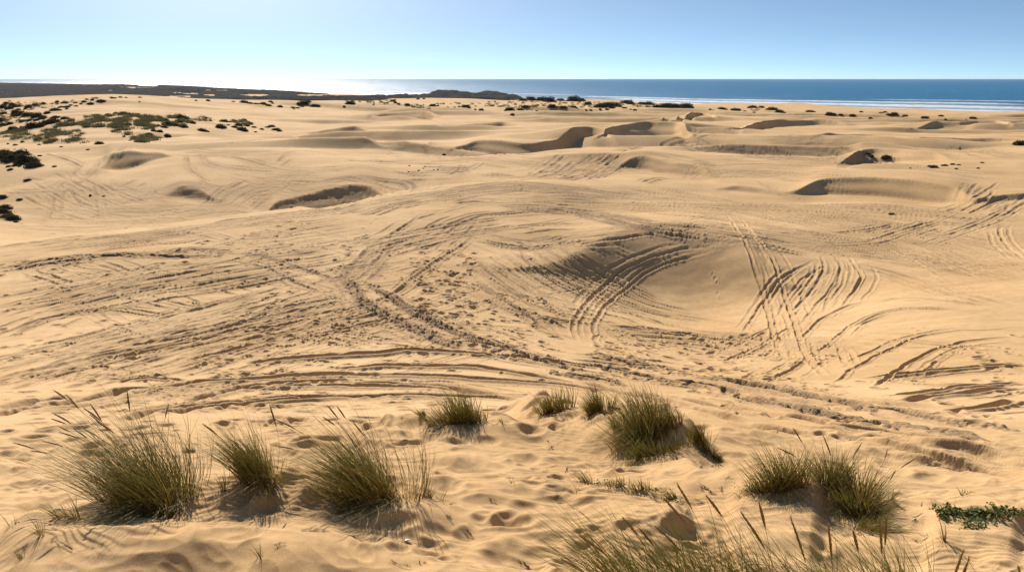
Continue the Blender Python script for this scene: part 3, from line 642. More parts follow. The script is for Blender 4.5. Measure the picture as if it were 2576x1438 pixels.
def sand_material():
    m, t, o = mat('sand'); L = t.links.new
    b = node(t, 'ShaderNodeBsdfPrincipled'); b.inputs['Roughness'].default_value = .92; b.inputs['Specular IOR Level'].default_value = .12
    geo = node(t, 'ShaderNodeNewGeometry')
    n1 = node(t, 'ShaderNodeTexNoise'); n1.inputs['Scale'].default_value = .11; n1.inputs['Detail'].default_value = 6
    n2 = node(t, 'ShaderNodeTexNoise'); n2.inputs['Scale'].default_value = 2.2; n2.inputs['Detail'].default_value = 8; n2.inputs['Roughness'].default_value = .65
    n3 = node(t, 'ShaderNodeTexNoise'); n3.inputs['Scale'].default_value = 90; n3.inputs['Detail'].default_value = 3
    for q in (n1, n2, n3): L(geo.outputs['Position'], q.inputs['Vector'])
    r1 = ramp(t, [(.35, (.535, .350, .172)), (.65, (.635, .432, .228))]); L(n1.outputs[0], r1.inputs[0])
    c = mixc(t, .28, r1.outputs[0], (.5, .5, .5), 'MULTIPLY')
    r2 = ramp(t, [(.3, (.72, .69, .66)), (.7, (1.12, 1.12, 1.12))]); L(n2.outputs[0], r2.inputs[0])
    c = mixc(t, .5, r1.outputs[0], r2.outputs[0], 'MULTIPLY')
    r3 = ramp(t, [(.3, (.66, .63, .60)), (.7, (1.16, 1.16, 1.16))]); L(n3.outputs[0], r3.inputs[0])
    c = mixc(t, .5, c, r3.outputs[0], 'MULTIPLY')
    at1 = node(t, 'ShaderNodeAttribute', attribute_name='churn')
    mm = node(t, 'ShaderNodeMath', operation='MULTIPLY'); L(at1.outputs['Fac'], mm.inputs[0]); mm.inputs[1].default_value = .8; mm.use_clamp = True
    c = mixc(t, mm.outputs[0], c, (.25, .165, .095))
    L(c, b.inputs['Base Color'])
    # ripples of the wind and grains
    wv = node(t, 'ShaderNodeTexWave', wave_type='BANDS', bands_direction='DIAGONAL'); wv.inputs['Scale'].default_value = 2.6; wv.inputs['Distortion'].default_value = 7; wv.inputs['Detail'].default_value = 2; wv.inputs['Detail Scale'].default_value = .6
    mpw = node(t, 'ShaderNodeMapping'); mpw.inputs['Rotation'].default_value = (0, 0, .5); mpw.inputs['Scale'].default_value = (1, 1, .2); L(geo.outputs['Position'], mpw.inputs[0]); L(mpw.outputs[0], wv.inputs['Vector'])
    b1 = node(t, 'ShaderNodeBump'); b1.inputs['Strength'].default_value = .35; b1.inputs['Distance'].default_value = .012; L(wv.outputs['Fac'], b1.inputs['Height'])
    b2 = node(t, 'ShaderNodeBump'); b2.inputs['Strength'].default_value = .5; b2.inputs['Distance'].default_value = .03; L(n2.outputs[0], b2.inputs['Height']); L(b1.outputs[0], b2.inputs['Normal'])
    b3 = node(t, 'ShaderNodeBump'); b3.inputs['Strength'].default_value = .35; b3.inputs['Distance'].default_value = .004; L(n3.outputs[0], b3.inputs['Height']); L(b2.outputs[0], b3.inputs['Normal'])
    # clods where wheels broke the damp crust
    n4 = node(t, 'ShaderNodeTexNoise'); n4.inputs['Scale'].default_value = 9; n4.inputs['Detail'].default_value = 4; L(geo.outputs['Position'], n4.inputs['Vector'])
    b4 = node(t, 'ShaderNodeBump'); b4.inputs['Distance'].default_value = .10; L(n4.outputs[0], b4.inputs['Height']); L(b3.outputs[0], b4.inputs['Normal']); L(mm.outputs[0], b4.inputs['Strength'])
    L(b4.outputs[0], b.inputs['Normal']); L(b.outputs[0], o.inputs['Surface'])
    return m
SAND = sand_material()
# the same ground carried on to both sides, coarser
ex = .84+1.7*(np.linspace(0, 1, 71)[1:])**1.6
def flank(c):
    z = np.repeat(Z[:, c][:,None], 70, 1); k_ = np.ones(61)/61; zs = np.convolve(np.pad(Z[:, c], 30, 'edge'), k_, 'valid')[:,None]
    a_ = ex if c else -ex; f = smooth(.835, .9, ex)[None]; X_ = a_[None]*DD
    return X_, z*(1-f)+zs*f+f*(1-smooth(60, 300, DD))*.18*fbm(X_/3, np.broadcast_to(DD, X_.shape)/2.4, 2)
Xl, Zl = flank(0); Xr, Zr = flank(-1); zz_ = np.zeros(Xl.shape)
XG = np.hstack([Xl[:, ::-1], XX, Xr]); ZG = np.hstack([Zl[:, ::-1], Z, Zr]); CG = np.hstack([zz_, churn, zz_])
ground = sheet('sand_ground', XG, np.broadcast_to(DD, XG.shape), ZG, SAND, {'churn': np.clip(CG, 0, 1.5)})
tag(ground, kind='structure')
# ------------------------------------------------------------------ sea
def sea_material():
    m, t, o = mat('sea_water'); L = t.links.new
    geo = node(t, 'ShaderNodeNewGeometry')
    b = node(t, 'ShaderNodeBsdfPrincipled'); b.inputs['Roughness'].default_value = .30; b.inputs['IOR'].default_value = 1.33; b.inputs['Specular IOR Level'].default_value = .17
    mp_ = node(t, 'ShaderNodeMapping'); mp_.inputs['Scale'].default_value = (.010, .045, 1); L(geo.outputs['Position'], mp_.inputs[0])
    n1 = node(t, 'ShaderNodeTexNoise'); n1.inputs['Scale'].default_value = 1; n1.inputs['Detail'].default_value = 9; n1.inputs['Roughness'].default_value = .6; L(mp_.outputs[0], n1.inputs['Vector'])
    r = ramp(t, [(.35, (.001, .095, .215)), (.65, (.003, .15, .31))]); L(n1.outputs[0], r.inputs[0])
    fo = node(t, 'ShaderNodeAttribute', attribute_name='foam'); sh = node(t, 'ShaderNodeAttribute', attribute_name='shallow')
    c = mixc(t, sh.outputs['Fac'], r.outputs[0], (.06, .20, .24)); c = mixc(t, fo.outputs['Fac'], c, (.86, .88, .88)); L(c, b.inputs['Base Color'])
    n2 = node(t, 'ShaderNodeTexNoise'); n2.inputs['Scale'].default_value = .35; n2.inputs['Detail'].default_value = 8; n2.inputs['Roughness'].default_value = .7
    mp2 = node(t, 'ShaderNodeMapping'); mp2.inputs['Scale'].default_value = (.5, 1, 1); L(geo.outputs['Position'], mp2.inputs[0]); L(mp2.outputs[0], n2.inputs['Vector'])
    b1 = node(t, 'ShaderNodeBump'); b1.inputs['Strength'].default_value = 1; b1.inputs['Distance'].default_value = 2.2; L(n2.outputs[0], b1.inputs['Height'])
    L(b1.outputs[0], b.inputs['Normal']); L(b.outputs[0], o.inputs['Surface'])
    return m
sa = np.sort(np.concatenate([np.linspace(-1.1, 1.1, 1200), -np.linspace(1.15, 2.7, 90), np.linspace(1.15, 2.7, 90)]))
sv = np.concatenate([np.linspace(math.atan(32/300), math.atan(32/5000.), 330), np.linspace(math.atan(32/5000.), math.atan(32/25000.), 60)[1:]])
sd = 32/np.tan(sv)
SX = sa[None]*sd[:,None]; SY = np.broadcast_to(sd[:,None], SX.shape)
dc = np.exp(np.interp(sa, ca_, np.log(DC0)))[None]
off = (SY-dc)*.75                            # metres off the beach, roughly
wob = noise(SX/160, SY/400)*14+noise(SX/45, SY/90)*5
foam = np.zeros_like(SX)
lines = [(20,38,1.8),(120,34,1.6),(215,24,1.3),(320,16,.9)]
for k_, (c_, w_, s_) in enumerate(lines):
    o_ = off+wob*(.5+.25*k_)
    pres = smooth(-.15, .2, noise(SX/210+k_*5.1, SY*0+k_*3.3)+.6-.2*k_)
    foam = np.maximum(foam, s_*np.exp(-((o_-c_)/w_)**2)*pres*(.75+.5*noise(SX/9, SY/9)))
# far away the breakers merge; widen them
wf = smooth(1300, 3500, dc+0*SX)
foam = np.maximum(foam, wf*smooth(900, 0, off)*(.55+.5*noise(SX/300, SY/60)))
foam = np.clip(foam, 0, 1)*(off > -60)
cap = smooth(.62, .8, noise(SX/30, SY/14)*.6+noise(SX/300, SY/220)*.4+.1)*.35*(SY < 4000)
foam = np.maximum(foam, cap)
wave = foam*.5+.25*noise(SX/60, SY/25)*smooth(0, 60, off)
sea = sheet('sea_water', SX, SY, SEA+np.where(off < 0, 0, wave), sea_material(), {'foam': foam, 'shallow': np.clip(np.exp(-np.maximum(off, 0)/130), 0, 1)*.8})
tag(sea, kind='structure')
def ordinal(n):
    u = 'zeroth first second third fourth fifth sixth seventh eighth ninth tenth eleventh twelfth thirteenth fourteenth fifteenth sixteenth seventeenth eighteenth nineteenth'.split()
    if n < 20: return u[n]
    t_ = {2: 'twent', 3: 'thirt', 4: 'fort'}[n//10]
    return t_+'ieth' if n % 10 == 0 else t_+'y-'+u[n % 10]
# ------------------------------------------------------------------ plants
def veg_material(name, green, straw, brown, trans=.35, spec=.12):
    m, t, o = mat(name); L = t.links.new
    at_ = node(t, 'ShaderNodeAttribute', attribute_name='tint')
    r = ramp(t, [(0, brown), (.35, straw), (.65, green), (1, tuple(c*1.7 for c in green))]); L(at_.outputs['Fac'], r.inputs[0])
    b = node(t, 'ShaderNodeBsdfPrincipled'); b.inputs['Roughness'].default_value = .5 if spec else 1; b.inputs['Specular IOR Level'].default_value = spec
    tr = node(t, 'ShaderNodeBsdfTranslucent'); mx = node(t, 'ShaderNodeMixShader'); mx.inputs[0].default_value = trans
    L(r.outputs[0], b.inputs['Base Color']); L(r.outputs[0], tr.inputs['Color']); L(b.outputs[0], mx.inputs[1]); L(tr.outputs[0], mx.inputs[2]); L(mx.outputs[0], o.inputs['Surface'])
    return m
GRASS = veg_material('marram_blades', (.145, .130, .026), (.33, .22, .06), (.085, .038, .014), .27)
DRY = veg_material('dry_blades', (.50, .40, .20), (.42, .30, .13), (.22, .12, .05))
SEED = veg_material('seed_heads', (.30, .19, .07), (.26, .15, .055), (.16, .085, .03), .15)
SHRUB = veg_material('shrub_leaves', (.075, .070, .040), (.11, .088, .052), (.045, .034, .022), .15, 0)
HILLG = veg_material('dune_grass_far', (.12, .118, .055), (.25, .21, .11), (.12, .10, .06), .25, 0)
LEAF = veg_material('creeper_leaves', (.10, .125, .032), (.15, .14, .05), (.10, .07, .03), .3)
TWIG = veg_material('dry_twigs', (.05, .033, .022), (.05, .033, .022), (.05, .03, .02), 0, 0)

def strips(B, d0, bend, L, wdt, seg=6, twist=None, taper=None):
    """n ribbons: base B, first direction d0, bend added with t^2, length L, width wdt -> verts, faces, t"""
    n = len(B); t = np.linspace(0, 1, seg+1)
    C = B[:,None]+(d0[:,None]*t[None,:,None]+bend[:,None]*(t**2)[None,:,None])*L[:,None,None]
    ang = rng.uniform(0, math.pi, n) if twist is None else twist
    sd_ = np.stack([np.cos(ang), np.sin(ang), 0*ang], 1)
    tp = (1-t**1.6*.92) if taper is None else taper(t)
    hw = (wdt[:,None]*tp[None])[...,None]*.5*sd_[:,None]
    V = np.stack([C-hw, C+hw], 2).reshape(-1, 3)
    i = np.arange(n)[:,None]*(2*(seg+1)); j = np.arange(seg)[None]*2
    b = i+j; Fc = np.stack([b, b+1, b+3, b+2], -1).reshape(-1, 4)
    return V, Fc, np.repeat(np.tile(t, n), 2), np.repeat(np.arange(n), 2*(seg+1))

def ribbon_obj(name, S, m, parent, tint):
    V, Fc, tt, ii = S
    return mesh_from(name, V, Fc, m, parent, attrs={'tint': tint(tt, ii)})

def seed_head(base, d0, bend, L, hl, hr, m, parent):
    """one stalk with a spindle shaped spike of bracts at its end"""
    t = np.linspace(0, 1, 9); C = base+(d0*t[:,None]+bend*(t**2)[:,None])*L
    tan = (d0+2*bend); tan /= np.linalg.norm(tan); start = C[-1]
    V = []; Fc = []; T = []
    def ring(c, tn, r, tv):
        a = np.cross(tn, [0, 1, .1]); a /= np.linalg.norm(a); b = np.cross(tn, a); k = len(V)
        for q in range(5): V.append(c+(a*math.cos(q*1.2566)+b*math.sin(q*1.2566))*r); T.append(tv)
        return k
    ks = []
    for i in range(9): ks.append(ring(C[i], (d0+2*bend*t[i])/np.linalg.norm(d0+2*bend*t[i]), hr*.2, .55))
    nh = 12; g = np.array([0, 0, -.18])
    for i in range(nh+1):
        q = i/nh; tn = tan+g*q; tn /= np.linalg.norm(tn)
        ks.append(ring(start+tan*hl*q+g*hl*q*q*.5, tn, hr*(.25+.95*math.sin(math.pi*min(q*.92+.06, 1))**.8)*(1+.14*(-1)**i), .25+.35*random.random()))
    for a, b in zip(ks[:-1], ks[1:]):
        for q in range(5): Fc.append((a+q, a+(q+1)%5, b+(q+1)%5, b+q))
    nb = 90; qb = rng.random(nb); cb = start+tan*hl*qb[:,None]+g*hl*(qb**2)[:,None]*.5
    rad = rng.normal(size=(nb, 3)); rad -= (rad@tan)[:,None]*tan; rad /= np.linalg.norm(rad, axis=1)[:,None]
    env = np.sin(np.pi*np.minimum(qb*.9+.08, 1))
    s = strips(cb+rad*hr*.6*env[:,None], tan+rad*.35, -rad*.1, hl*.11*(.6+.6*rng.random(nb)), np.full(nb, hr*.5), 2)
    k = len(V); V = np.vstack([np.array(V), s[0]]); Fc = np.vstack([np.array(Fc), s[1]+k]); T = np.concatenate([T, .3+.5*rng.random(nb)[s[3]]])
    return mesh_from('seed_head', V-0, Fc, m, parent, attrs={'tint': T})

GH = 'marram grass clumps on the near sand'
def clump(x, v, wpx, hpx, n, lean=(-.5, .1), label='', seeds=0, dry=.15, splay=.55, ry=.6, droop=.12, base=.45, green=1., on=None, name='marram_clump', wid=.0058, group=GH, offx=0, seedlen=.2, seedr=.007, world=None):
    X, Y, z = at(x, v) if world is None else (*world, float(H(*world)))
    sc_ = math.sqrt(X*X+Y*Y+z*z)/2070; rx = wpx*sc_*.5*base; ryy = rx*ry; Lh = hpx*sc_*1.36
    root = empty(name, (X, Y, z)); tag(root, label, 'grass', group)
    wid = max(wid, .62*sc_*2.9); n = int(n*.88)
    def mk(n, lf, dr, up=1., lw=1., spl=splay):
        r = np.sqrt(rng.random(n)); th = rng.uniform(0, 2*math.pi, n)
        # tussocks inside the clump
        nt_ = max(3, int(n/45)); tc_ = rng.normal(size=(nt_, 2))*.5; k = rng.integers(0, nt_, n); off = tc_[k]*.75+np.stack([r*np.cos(th), r*np.sin(th)], 1)*.38
        off = np.clip(off, -1.25, 1.25)
        bx = X+off[:,0]*rx; by = Y+off[:,1]*ryy; bz = H(bx, by)-.015
        B = np.stack([bx-X, by-Y, bz-z], 1)
        tl = rng.normal(size=(nt_, 2))*.26
        d = np.stack([off[:,0]*spl+lean[0]*.55+tl[k,0]+rng.normal(size=n)*.13, off[:,1]*spl*.8+lean[1]*.55+tl[k,1]+rng.normal(size=n)*.13, np.full(n, up)], 1)
        if dr > 0:
            m = rng.random(n) < dr; a = rng.uniform(-2.6, -.5, n)
            d[m] = np.stack([np.cos(a)*.9-.1, np.sin(a)*.9, rng.uniform(.15, .6, n)], 1)[m]
        d /= np.linalg.norm(d, axis=1)[:,None]
        tL = rng.uniform(.5, 1.2, nt_)
        L = Lh*lf*tL[k]*(.4+.7*rng.random(n)**.8)*(1-.25*np.hypot(off[:,0], off[:,1]).clip(0, 1))
        bend = np.stack([lean[0]*rng.uniform(.2, .75, n)+rng.normal(size=n)*.07, lean[1]*rng.uniform(.1, .6, n)+rng.normal(size=n)*.06, -rng.uniform(.05, .38, n)], 1)
        low = d[:,2] < .55; bend[low, 2] -= .35*(d[low, 2]+.15)
        return B, d, bend, L
    ng = int(n*(1-dry)); B, d, bend, L = mk(ng, 1, droop)
    tb = rng.uniform(-.2, .14, ng)-.3*(rng.random(ng) < .2)+green*.0
    ribbon_obj('green_blades', strips(B, d, bend, L, wid*rng.uniform(.6, 1.2, ng)), GRASS, root, lambda t, i: np.clip(.12+.62*smooth(0, .35, t)+tb[i]-.28*smooth(.8, 1, t), 0, 1))
    nd = int(n*dry); 
    nd = max(nd, 14 if nd else 0)
    if nd:
        B, d, bend, L = mk(nd, .75, .45, .8, spl=splay*1.3); td = rng.random(nd)
        ribbon_obj('dry_blades', strips(B, d, bend, L, wid*rng.uniform(.5, 1.1, nd)), DRY, root, lambda t, i: np.clip(.1+td[i]*.8, 0, 1))
    for q in range(seeds):
        B, d, bend, L = mk(1, 1.25, 0); d[0, 1] = abs(d[0, 1]); bend[0, 1] = abs(bend[0, 1])
        if offx: B[0,0] = abs(B[0,0])*offx*rng.random()
        seed_head(B[0], d[0], bend[0]*.8, max(L[0], Lh*.95)*.85, seedlen*rng.uniform(.75, 1.2), seedr, SEED, root)
    return root

C_ = clump
C_(375,1262,330,205,2300,(-.85,.12),'largest marram clump, leaning left with brown seed spikes, on the left sand mound',seeds=18,base=.62,ry=.75,droop=.24,offx=-.6)
C_(655,1212,215,150,1000,(-.5,.1),'mid sized upright marram clump with reddish base between the two largest clumps',seeds=2,base=.62,ry=.5)
C_(945,1250,280,205,1900,(-.72,.1),'tall windswept marram clump trailing long dark blades down the central sand slope',seeds=6,base=.62,ry=.8,droop=.22,offx=-.5)
C_(482,1138,55,32,110,(-.2,0),'tiny pale green grass tuft just behind the largest marram clump',splay=.8)
C_(1150,1062,200,92,1200,(-.45,.1),'green marram clump on the crest of the ripple marked mound, behind the central clump',base=.8,ry=.35,droop=.2)
C_(1062,1046,40,34,130,(-.2,0),'small round tuft at the left end of the clump on the ripple marked mound')
C_(1012,1050,45,14,30,(-.9,0),'few low straw coloured stems left of the small round tuft',dry=.7)
C_(1395,1036,130,66,520,(-.35,.1),'low thin row of green blades at the left end of the rear mound crest',base=.95,ry=.25)
C_(1500,1034,100,74,620,(-.4,.1),'dense olive tussock standing on the rear mound crest beside the thin row',base=.75,ry=.35)
C_(1610,1090,185,108,1500,(-.4,.1),'broad shaggy marram clump with a black shaded base right of the rear mound',base=.75,ry=.9,droop=.25)
C_(1640,1140,180,60,900,(-.2,-.3),'dark drooping grass hanging below the broad shaggy clump',base=.85,ry=.5,droop=.5)
C_(1690,1075,70,70,320,(-.4,.1),'yellow green tuft leaning on the right shoulder of the broad shaggy clump',base=.7)
C_(1760,1110,85,70,460,(-.35,.1),'slim marram tuft standing apart right of the broad shaggy clump',base=.6,ry=1.3,droop=.2)
C_(1795,1148,60,34,220,(-.1,-.1),'short bristly tuft at the foot of the slim marram tuft',base=.8,droop=.3)
C_(1480,1215,70,60,60,(-.5,0),'sparse arching green stems at the left end of the small front hummock',base=.7,splay=.3)
C_(1545,1222,120,42,260,(-.3,0),'low sprawling green tuft on the small front hummock',base=.9,ry=.3,droop=.3)
C_(1618,1232,80,50,130,(-.4,0),'thin grass tuft in the middle of the small front hummock row',base=.8,ry=.3)
C_(1700,1248,60,50,90,(-.5,0),'wispy stems at the right end of the small front hummock row',base=.8,ry=.4)
C_(1560,1075,60,44,120,(-.2,0),'faint sparse stems in front of the dense olive tussock',base=.8)
C_(1970,1225,180,98,1000,(-.25,.1),'long tussock row along the back of the rounded right hand mound',base=.9,ry=.3,seeds=0)
C_(2080,1222,110,100,620,(-.1,.1),'upright tussock with thin spikes at the crown of the rounded right hand mound',base=.75,ry=.5,seeds=4,seedr=.006)
C_(2165,1275,165,110,1200,(.1,-.1),'dense spiky bush of grass down the right flank of the rounded mound',base=.75,ry=1.0,droop=.3,splay=.9,seeds=3,seedr=.006)
C_(2200,1330,130,60,700,(.6,-.3),'trailing blades swept to the right at the foot of the spiky grass bush',base=.7,droop=.4)
C_(175,1300,90,95,90,(-.35,0),'sparse brown stemmed tuft left of the largest marram clump',base=.6,dry=.5,splay=.3)
C_(105,1345,30,90,26,(-.5,0),'single thin shoot of grass near the left edge',dry=.3,base=.5,splay=.4)
C_(28,1320,50,60,24,(0,0),'dead twiggy tuft at the left picture edge',dry=.9,base=.5)
C_(52,1405,40,40,22,(-.6,.1),'small yellow green sprig near the lower left corner',dry=.2,base=.4)
C_(655,1400,26,56,20,(-.35,.2),'tiny bent green sprig below the central sand slope',dry=.2,base=.3)
C_(1070,1248,60,75,60,(-.1,0),'wiry tuft right of the tall windswept clump',base=.5,splay=.5,dry=.4)
C_(1115,1262,60,50,50,(.3,0),'low spreading dry tuft at the right foot of the windswept clump',base=.6,dry=.7,droop=.4)
C_(1452,1232,30,50,16,(-.3,0),'pair of bare dry stems left of the small front hummock',dry=.9,base=.4)
C_(1292,1212,22,36,10,(-.3,0),'lone forked dry stem in the middle of the near sand',dry=1,base=.3)
C_(2240,1258,30,40,30,(.2,0),'few thin blades at the right edge of the spiky grass bush',base=.5)
C_(2375,1360,30,95,16,(-.25,0),'two tall curved stems right of the spiky grass bush',base=.3,splay=.2)
C_(2430,1240,40,22,36,(0,0),'tiny fresh green seedlings on the open sand at the right',base=.8)
C_(1263,1062,36,30,36,(0,0),'short faint stems right of the clump on the ripple marked mound',base=.6,dry=.5)
C_(560,1235,50,60,60,(-.2,0),'thin outlying stems at the left foot of the mid sized clump',base=.6,dry=.4,splay=.3)
C_(495,1245,70,40,90,(.1,0),'short dry stubble at the right foot of the largest clump',base=.8,dry=.7)
# the plant right in front, its foot below the picture
def near_plant(px, py, n, heads, label):
    X, Y = px, py; z = float(H(X, Y)); root = empty('marram_clump', (X, Y, z)); tag(root, label, 'grass', GH)
    r = rng.random((n, 2))-.5; B = np.stack([r[:,0]*1.1, r[:,1]*.45, np.zeros(n)], 1); B[:,2] = H(X+B[:,0], Y+B[:,1])-z-.02
    d = np.stack([-.28+rng.normal(size=n)*.22+r[:,0]*.3, .12+rng.normal(size=n)*.1, np.ones(n)], 1); d /= np.linalg.norm(d, axis=1)[:,None]
    L = rng.uniform(.6, 1.15, n); bend = np.stack([-rng.uniform(.1, .55, n), rng.normal(size=n)*.05, -rng.uniform(.05, .3, n)], 1); tb = rng.uniform(-.1, .14, n)
    ribbon_obj('green_blades', strips(B, d, bend, L, rng.uniform(.005, .0105, n), 9), GRASS, root, lambda t, i: np.clip(.25+.42*smooth(0, .3, t)+tb[i], 0, 1))
    m_ = n//6; d2 = d[:m_]*1.; ribbon_obj('dry_blades', strips(B[:m_], d2+rng.normal(size=(m_, 3))*.12, bend[:m_], L[:m_]*.8, np.full(m_, .0035), 8), DRY, root, lambda t, i: .2+.5*t)
    for hx, hv, tilt in heads:
        # tip of the spike stands where the photo shows it, on a stalk that rises from the plant
        a, t = ray(hx, hv); Dd = Y+.12*rng.uniform(.3, 1.3); tip = np.array([a*Dd, Dd, -t*Dd]); hl = rng.uniform(.17, .38)
        tilt = tilt*1.5-.1+rng.normal()*.12; dirv = np.array([tilt, .05, 1.]); dirv /= np.linalg.norm(dirv)
        st = tip-dirv*hl; bs = np.array([st[0]-tilt*.25+rng.normal()*.03, Y+rng.uniform(-.1, .1), 0]); bs[2] = float(H(bs[0], bs[1]))
        vec = st-bs; Ls = np.linalg.norm(vec); bd = (dirv*Ls-vec)/Ls; bd -= bd@dirv*dirv*0
        d0 = vec/Ls-bd*.6; seed_head(bs-np.array([X, Y, z]), d0, bd*.6, Ls, hl, rng.uniform(.006, .0095), SEED, root)
near_plant(1.35, 5.0, 800, [(1560,1305,-.62),(1690,1222,-.55),(1655,1260,-.6),(1770,1252,-.5),(1850,1290,-.45),(1905,1262,-.2),(1640,1330,-.7),(1450,1350,-.9),(1410,1405,-1.1),(1600,1330,-.6),(2070,1310,-.12)],
           'nearest marram plant, fanning left with thick brown seed spikes, at the bottom edge')
near_plant(2.45, 5.0, 620, [(2205,1296,-.02),(2232,1300,.08),(2140,1330,-.3),(1985,1300,-.3)], 'tall near marram plant with two upright thick seed spikes, right part of the bottom edge')
near_plant(3.15, 5.0, 16, [(2428,1372,.18),(2436,1395,.25),(2560,1420,-.3)], 'thin near stems carrying a leaning pair of seed spikes by the lower right corner')

# ------------------------------------------------------------------ creeping plants with fleshy leaves
def creeper(pts, n, label, ls=.035):
    P = [at(x, v) for x, v in pts]; X, Y, z = P[0]; root = empty('creeping_plant', (X, Y, z)); tag(root, label, 'plant')
    W = np.array([p[:2] for p in P]); S = np.linspace(0, len(W)-1, 60); cx_ = np.interp(S, range(len(W)), W[:,0]); cy_ = np.interp(S, range(len(W)), W[:,1])
    ns = 44; k = rng.integers(0, 60, ns); B = np.stack([cx_[k], cy_[k], H(cx_[k], cy_[k])+.005], 1)-[X, Y, z]; a = rng.uniform(0, 6.28, ns)
    d = np.stack([np.cos(a), np.sin(a)*.6, rng.uniform(.05, .5, ns)], 1); L = rng.uniform(.08, .28, ns); bend = np.stack([0*a, 0*a, -d[:,2]*.8], 1)
    ribbon_obj('stems', strips(B, d, bend, L, np.full(ns, .006), 5), TWIG, root, lambda t, i: .5+0*t)
    q = rng.integers(0, ns, n); t = rng.random(n)[:,None]; C = B[q]+(d[q]*t+bend[q]*t*t)*L[q][:,None]+rng.normal(size=(n, 3))*[.02, .02, .012]+[0, 0, .015]
    th = rng.uniform(0, 6.28, n); nx = np.stack([np.cos(th), np.sin(th), rng.normal(size=n)*.5], 1); up = np.stack([-np.sin(th), np.cos(th), rng.normal(size=n)*.6+.3], 1)*.7
    s_ = ls*rng.uniform(.5, 1.1, n)[:,None]; V = []
    for (u_, w_) in [(-1,0),(-.45,-.75),(.5,-.7),(1,0),(.5,.7),(-.45,.75)]: V.append(C+(nx*u_+up*w_)*s_*.5)
    V = np.stack(V, 1).reshape(-1, 3); b = np.arange(n)[:,None]*6; Fc = np.concatenate([b+[[0,1,2,3]], b+[[0,3,4,5]]]); tn = rng.uniform(.5, 1, n)
    mesh_from('leaves', V, Fc, LEAF, root, smooth=False, attrs={'tint': np.repeat(tn, 6)})
creeper([(2362,1300),(2400,1288),(2450,1296),(2500,1292),(2576,1296)], 950, 'bushy green creeper with small fleshy leaves on the hummock at the right edge')
creeper([(2430,1310),(2450,1330),(2475,1322)], 160, 'detached lower runner of green leaves below the bushy creeper')
creeper([(1500,1216),(1560,1222),(1630,1232),(1690,1252),(1710,1270)], 420, 'thin trailing green runner along the top of the small front hummock', .022)
creeper([(1860,1240),(1900,1236),(1930,1230)], 240, 'short reddish runner at the left foot of the rounded right hand mound', .018)

# ------------------------------------------------------------------ twigs, shell
def twig(x, v, L, label, grp='dry twigs scattered over the near sand'):
    X, Y, z = at(x, v); o_ = None; th = rng.uniform(0, math.pi); n = 5
    B = np.zeros((n, 3)); B[:,0] = rng.uniform(-.3, .3, n)*L*math.cos(th); B[:,1] = rng.uniform(-.3, .3, n)*L*math.sin(th); B[0] = -.5*L*np.array([math.cos(th), math.sin(th), 0])
    d = np.stack([np.cos(th+rng.normal(size=n)*.7), np.sin(th+rng.normal(size=n)*.7), rng.uniform(.05, .3, n)], 1); d[0] = [math.cos(th), math.sin(th), .12]
    Ls = np.full(n, L*.4); Ls[0] = L; s = strips(B, d, np.zeros((n, 3)), Ls, np.full(n, .008), 4)
    V = s[0]; V2 = V+[0, 0, .012]; Fc = np.vstack([s[1], s[1][:,::-1]+len(V)])
    o_ = mesh_from('twig', np.vstack([V, V2]), Fc, TWIG, attrs={'tint': np.full(2*len(V), .4)}); o_.location = (X, Y, z+.004); tag(o_, label, 'twig', grp)
tw = []
for (x, v, L) in [(870,1312,.25),(890,1350,.13),(610,1040,.0),(1425,1185,.16),(1400,1250,.12),(1180,1345,.2),(165,1375,.2),(130,1360,.14),(250,1372,.12),(705,1370,.1),(810,1330,.2),(780,1332,.16),(1130,1303,.12),(1240,1258,.1),
                  (1385,1128,.16),(1700,1155,.2),(1745,1160,.2),(1765,1175,.16),(1800,1172,.16),(1770,1225,.16),(1790,1240,.14),(1815,1232,.14),(1825,1205,.16),(1760,1262,.12),(1730,1290,.12),(2080,1160,.22),(2100,1168,.2),(2340,1170,.16),
                  (2310,1365,.12),(2330,1350,.12),(2300,1310,.1),(2260,1325,.1),(2440,1180,.1),(1010,1423,.18),(1315,1420,.14),(1060,1418,.1),(60,1380,.16),(1380,1110,.1),(1330,1430,.1)]:
    tw.append((x, v, L)) if L > 0 else None
for i_, (x, v, L) in enumerate(sorted(tw)): twig(x, v, L, f'dark dry twig, {ordinal(i_+1)} from the left among the litter on the near sand')
Xs_, Ys_, zs_ = at(1026, 1362)
th = np.linspace(-1.25, 1.25, 13); rr_ = np.linspace(0, 1, 7)
V = np.array([[r_*math.sin(t_)*.032, r_*math.cos(t_)*.03, (.5*math.sin(math.pi*min(1, r_*.8+.1))*.022+.0015*(-1)**i*r_)] for r_ in rr_ for i, t_ in enumerate(th)])
ix = np.arange(7*13).reshape(7, 13); Fc = np.stack([ix[:-1,:-1], ix[:-1,1:], ix[1:,1:], ix[1:,:-1]], -1).reshape(-1, 4)
ms, ts, os_ = mat('shell_white'); bs = node(ts, 'ShaderNodeBsdfPrincipled'); bs.inputs['Base Color'].default_value = (.8, .76, .7, 1); bs.inputs['Roughness'].default_value = .4; ts.links.new(bs.outputs[0], os_.inputs[0])
so_ = mesh_from('sea_shell', V, Fc, ms); so_.location = (Xs_, Ys_, zs_+.004); so_.rotation_euler = (.35, .1, .5); tag(so_, 'small white fan shell lying right below the central grass shadow', 'shell')
md_ = so_.modifiers.new('thick', 'SOLIDIFY'); md_.thickness = .003

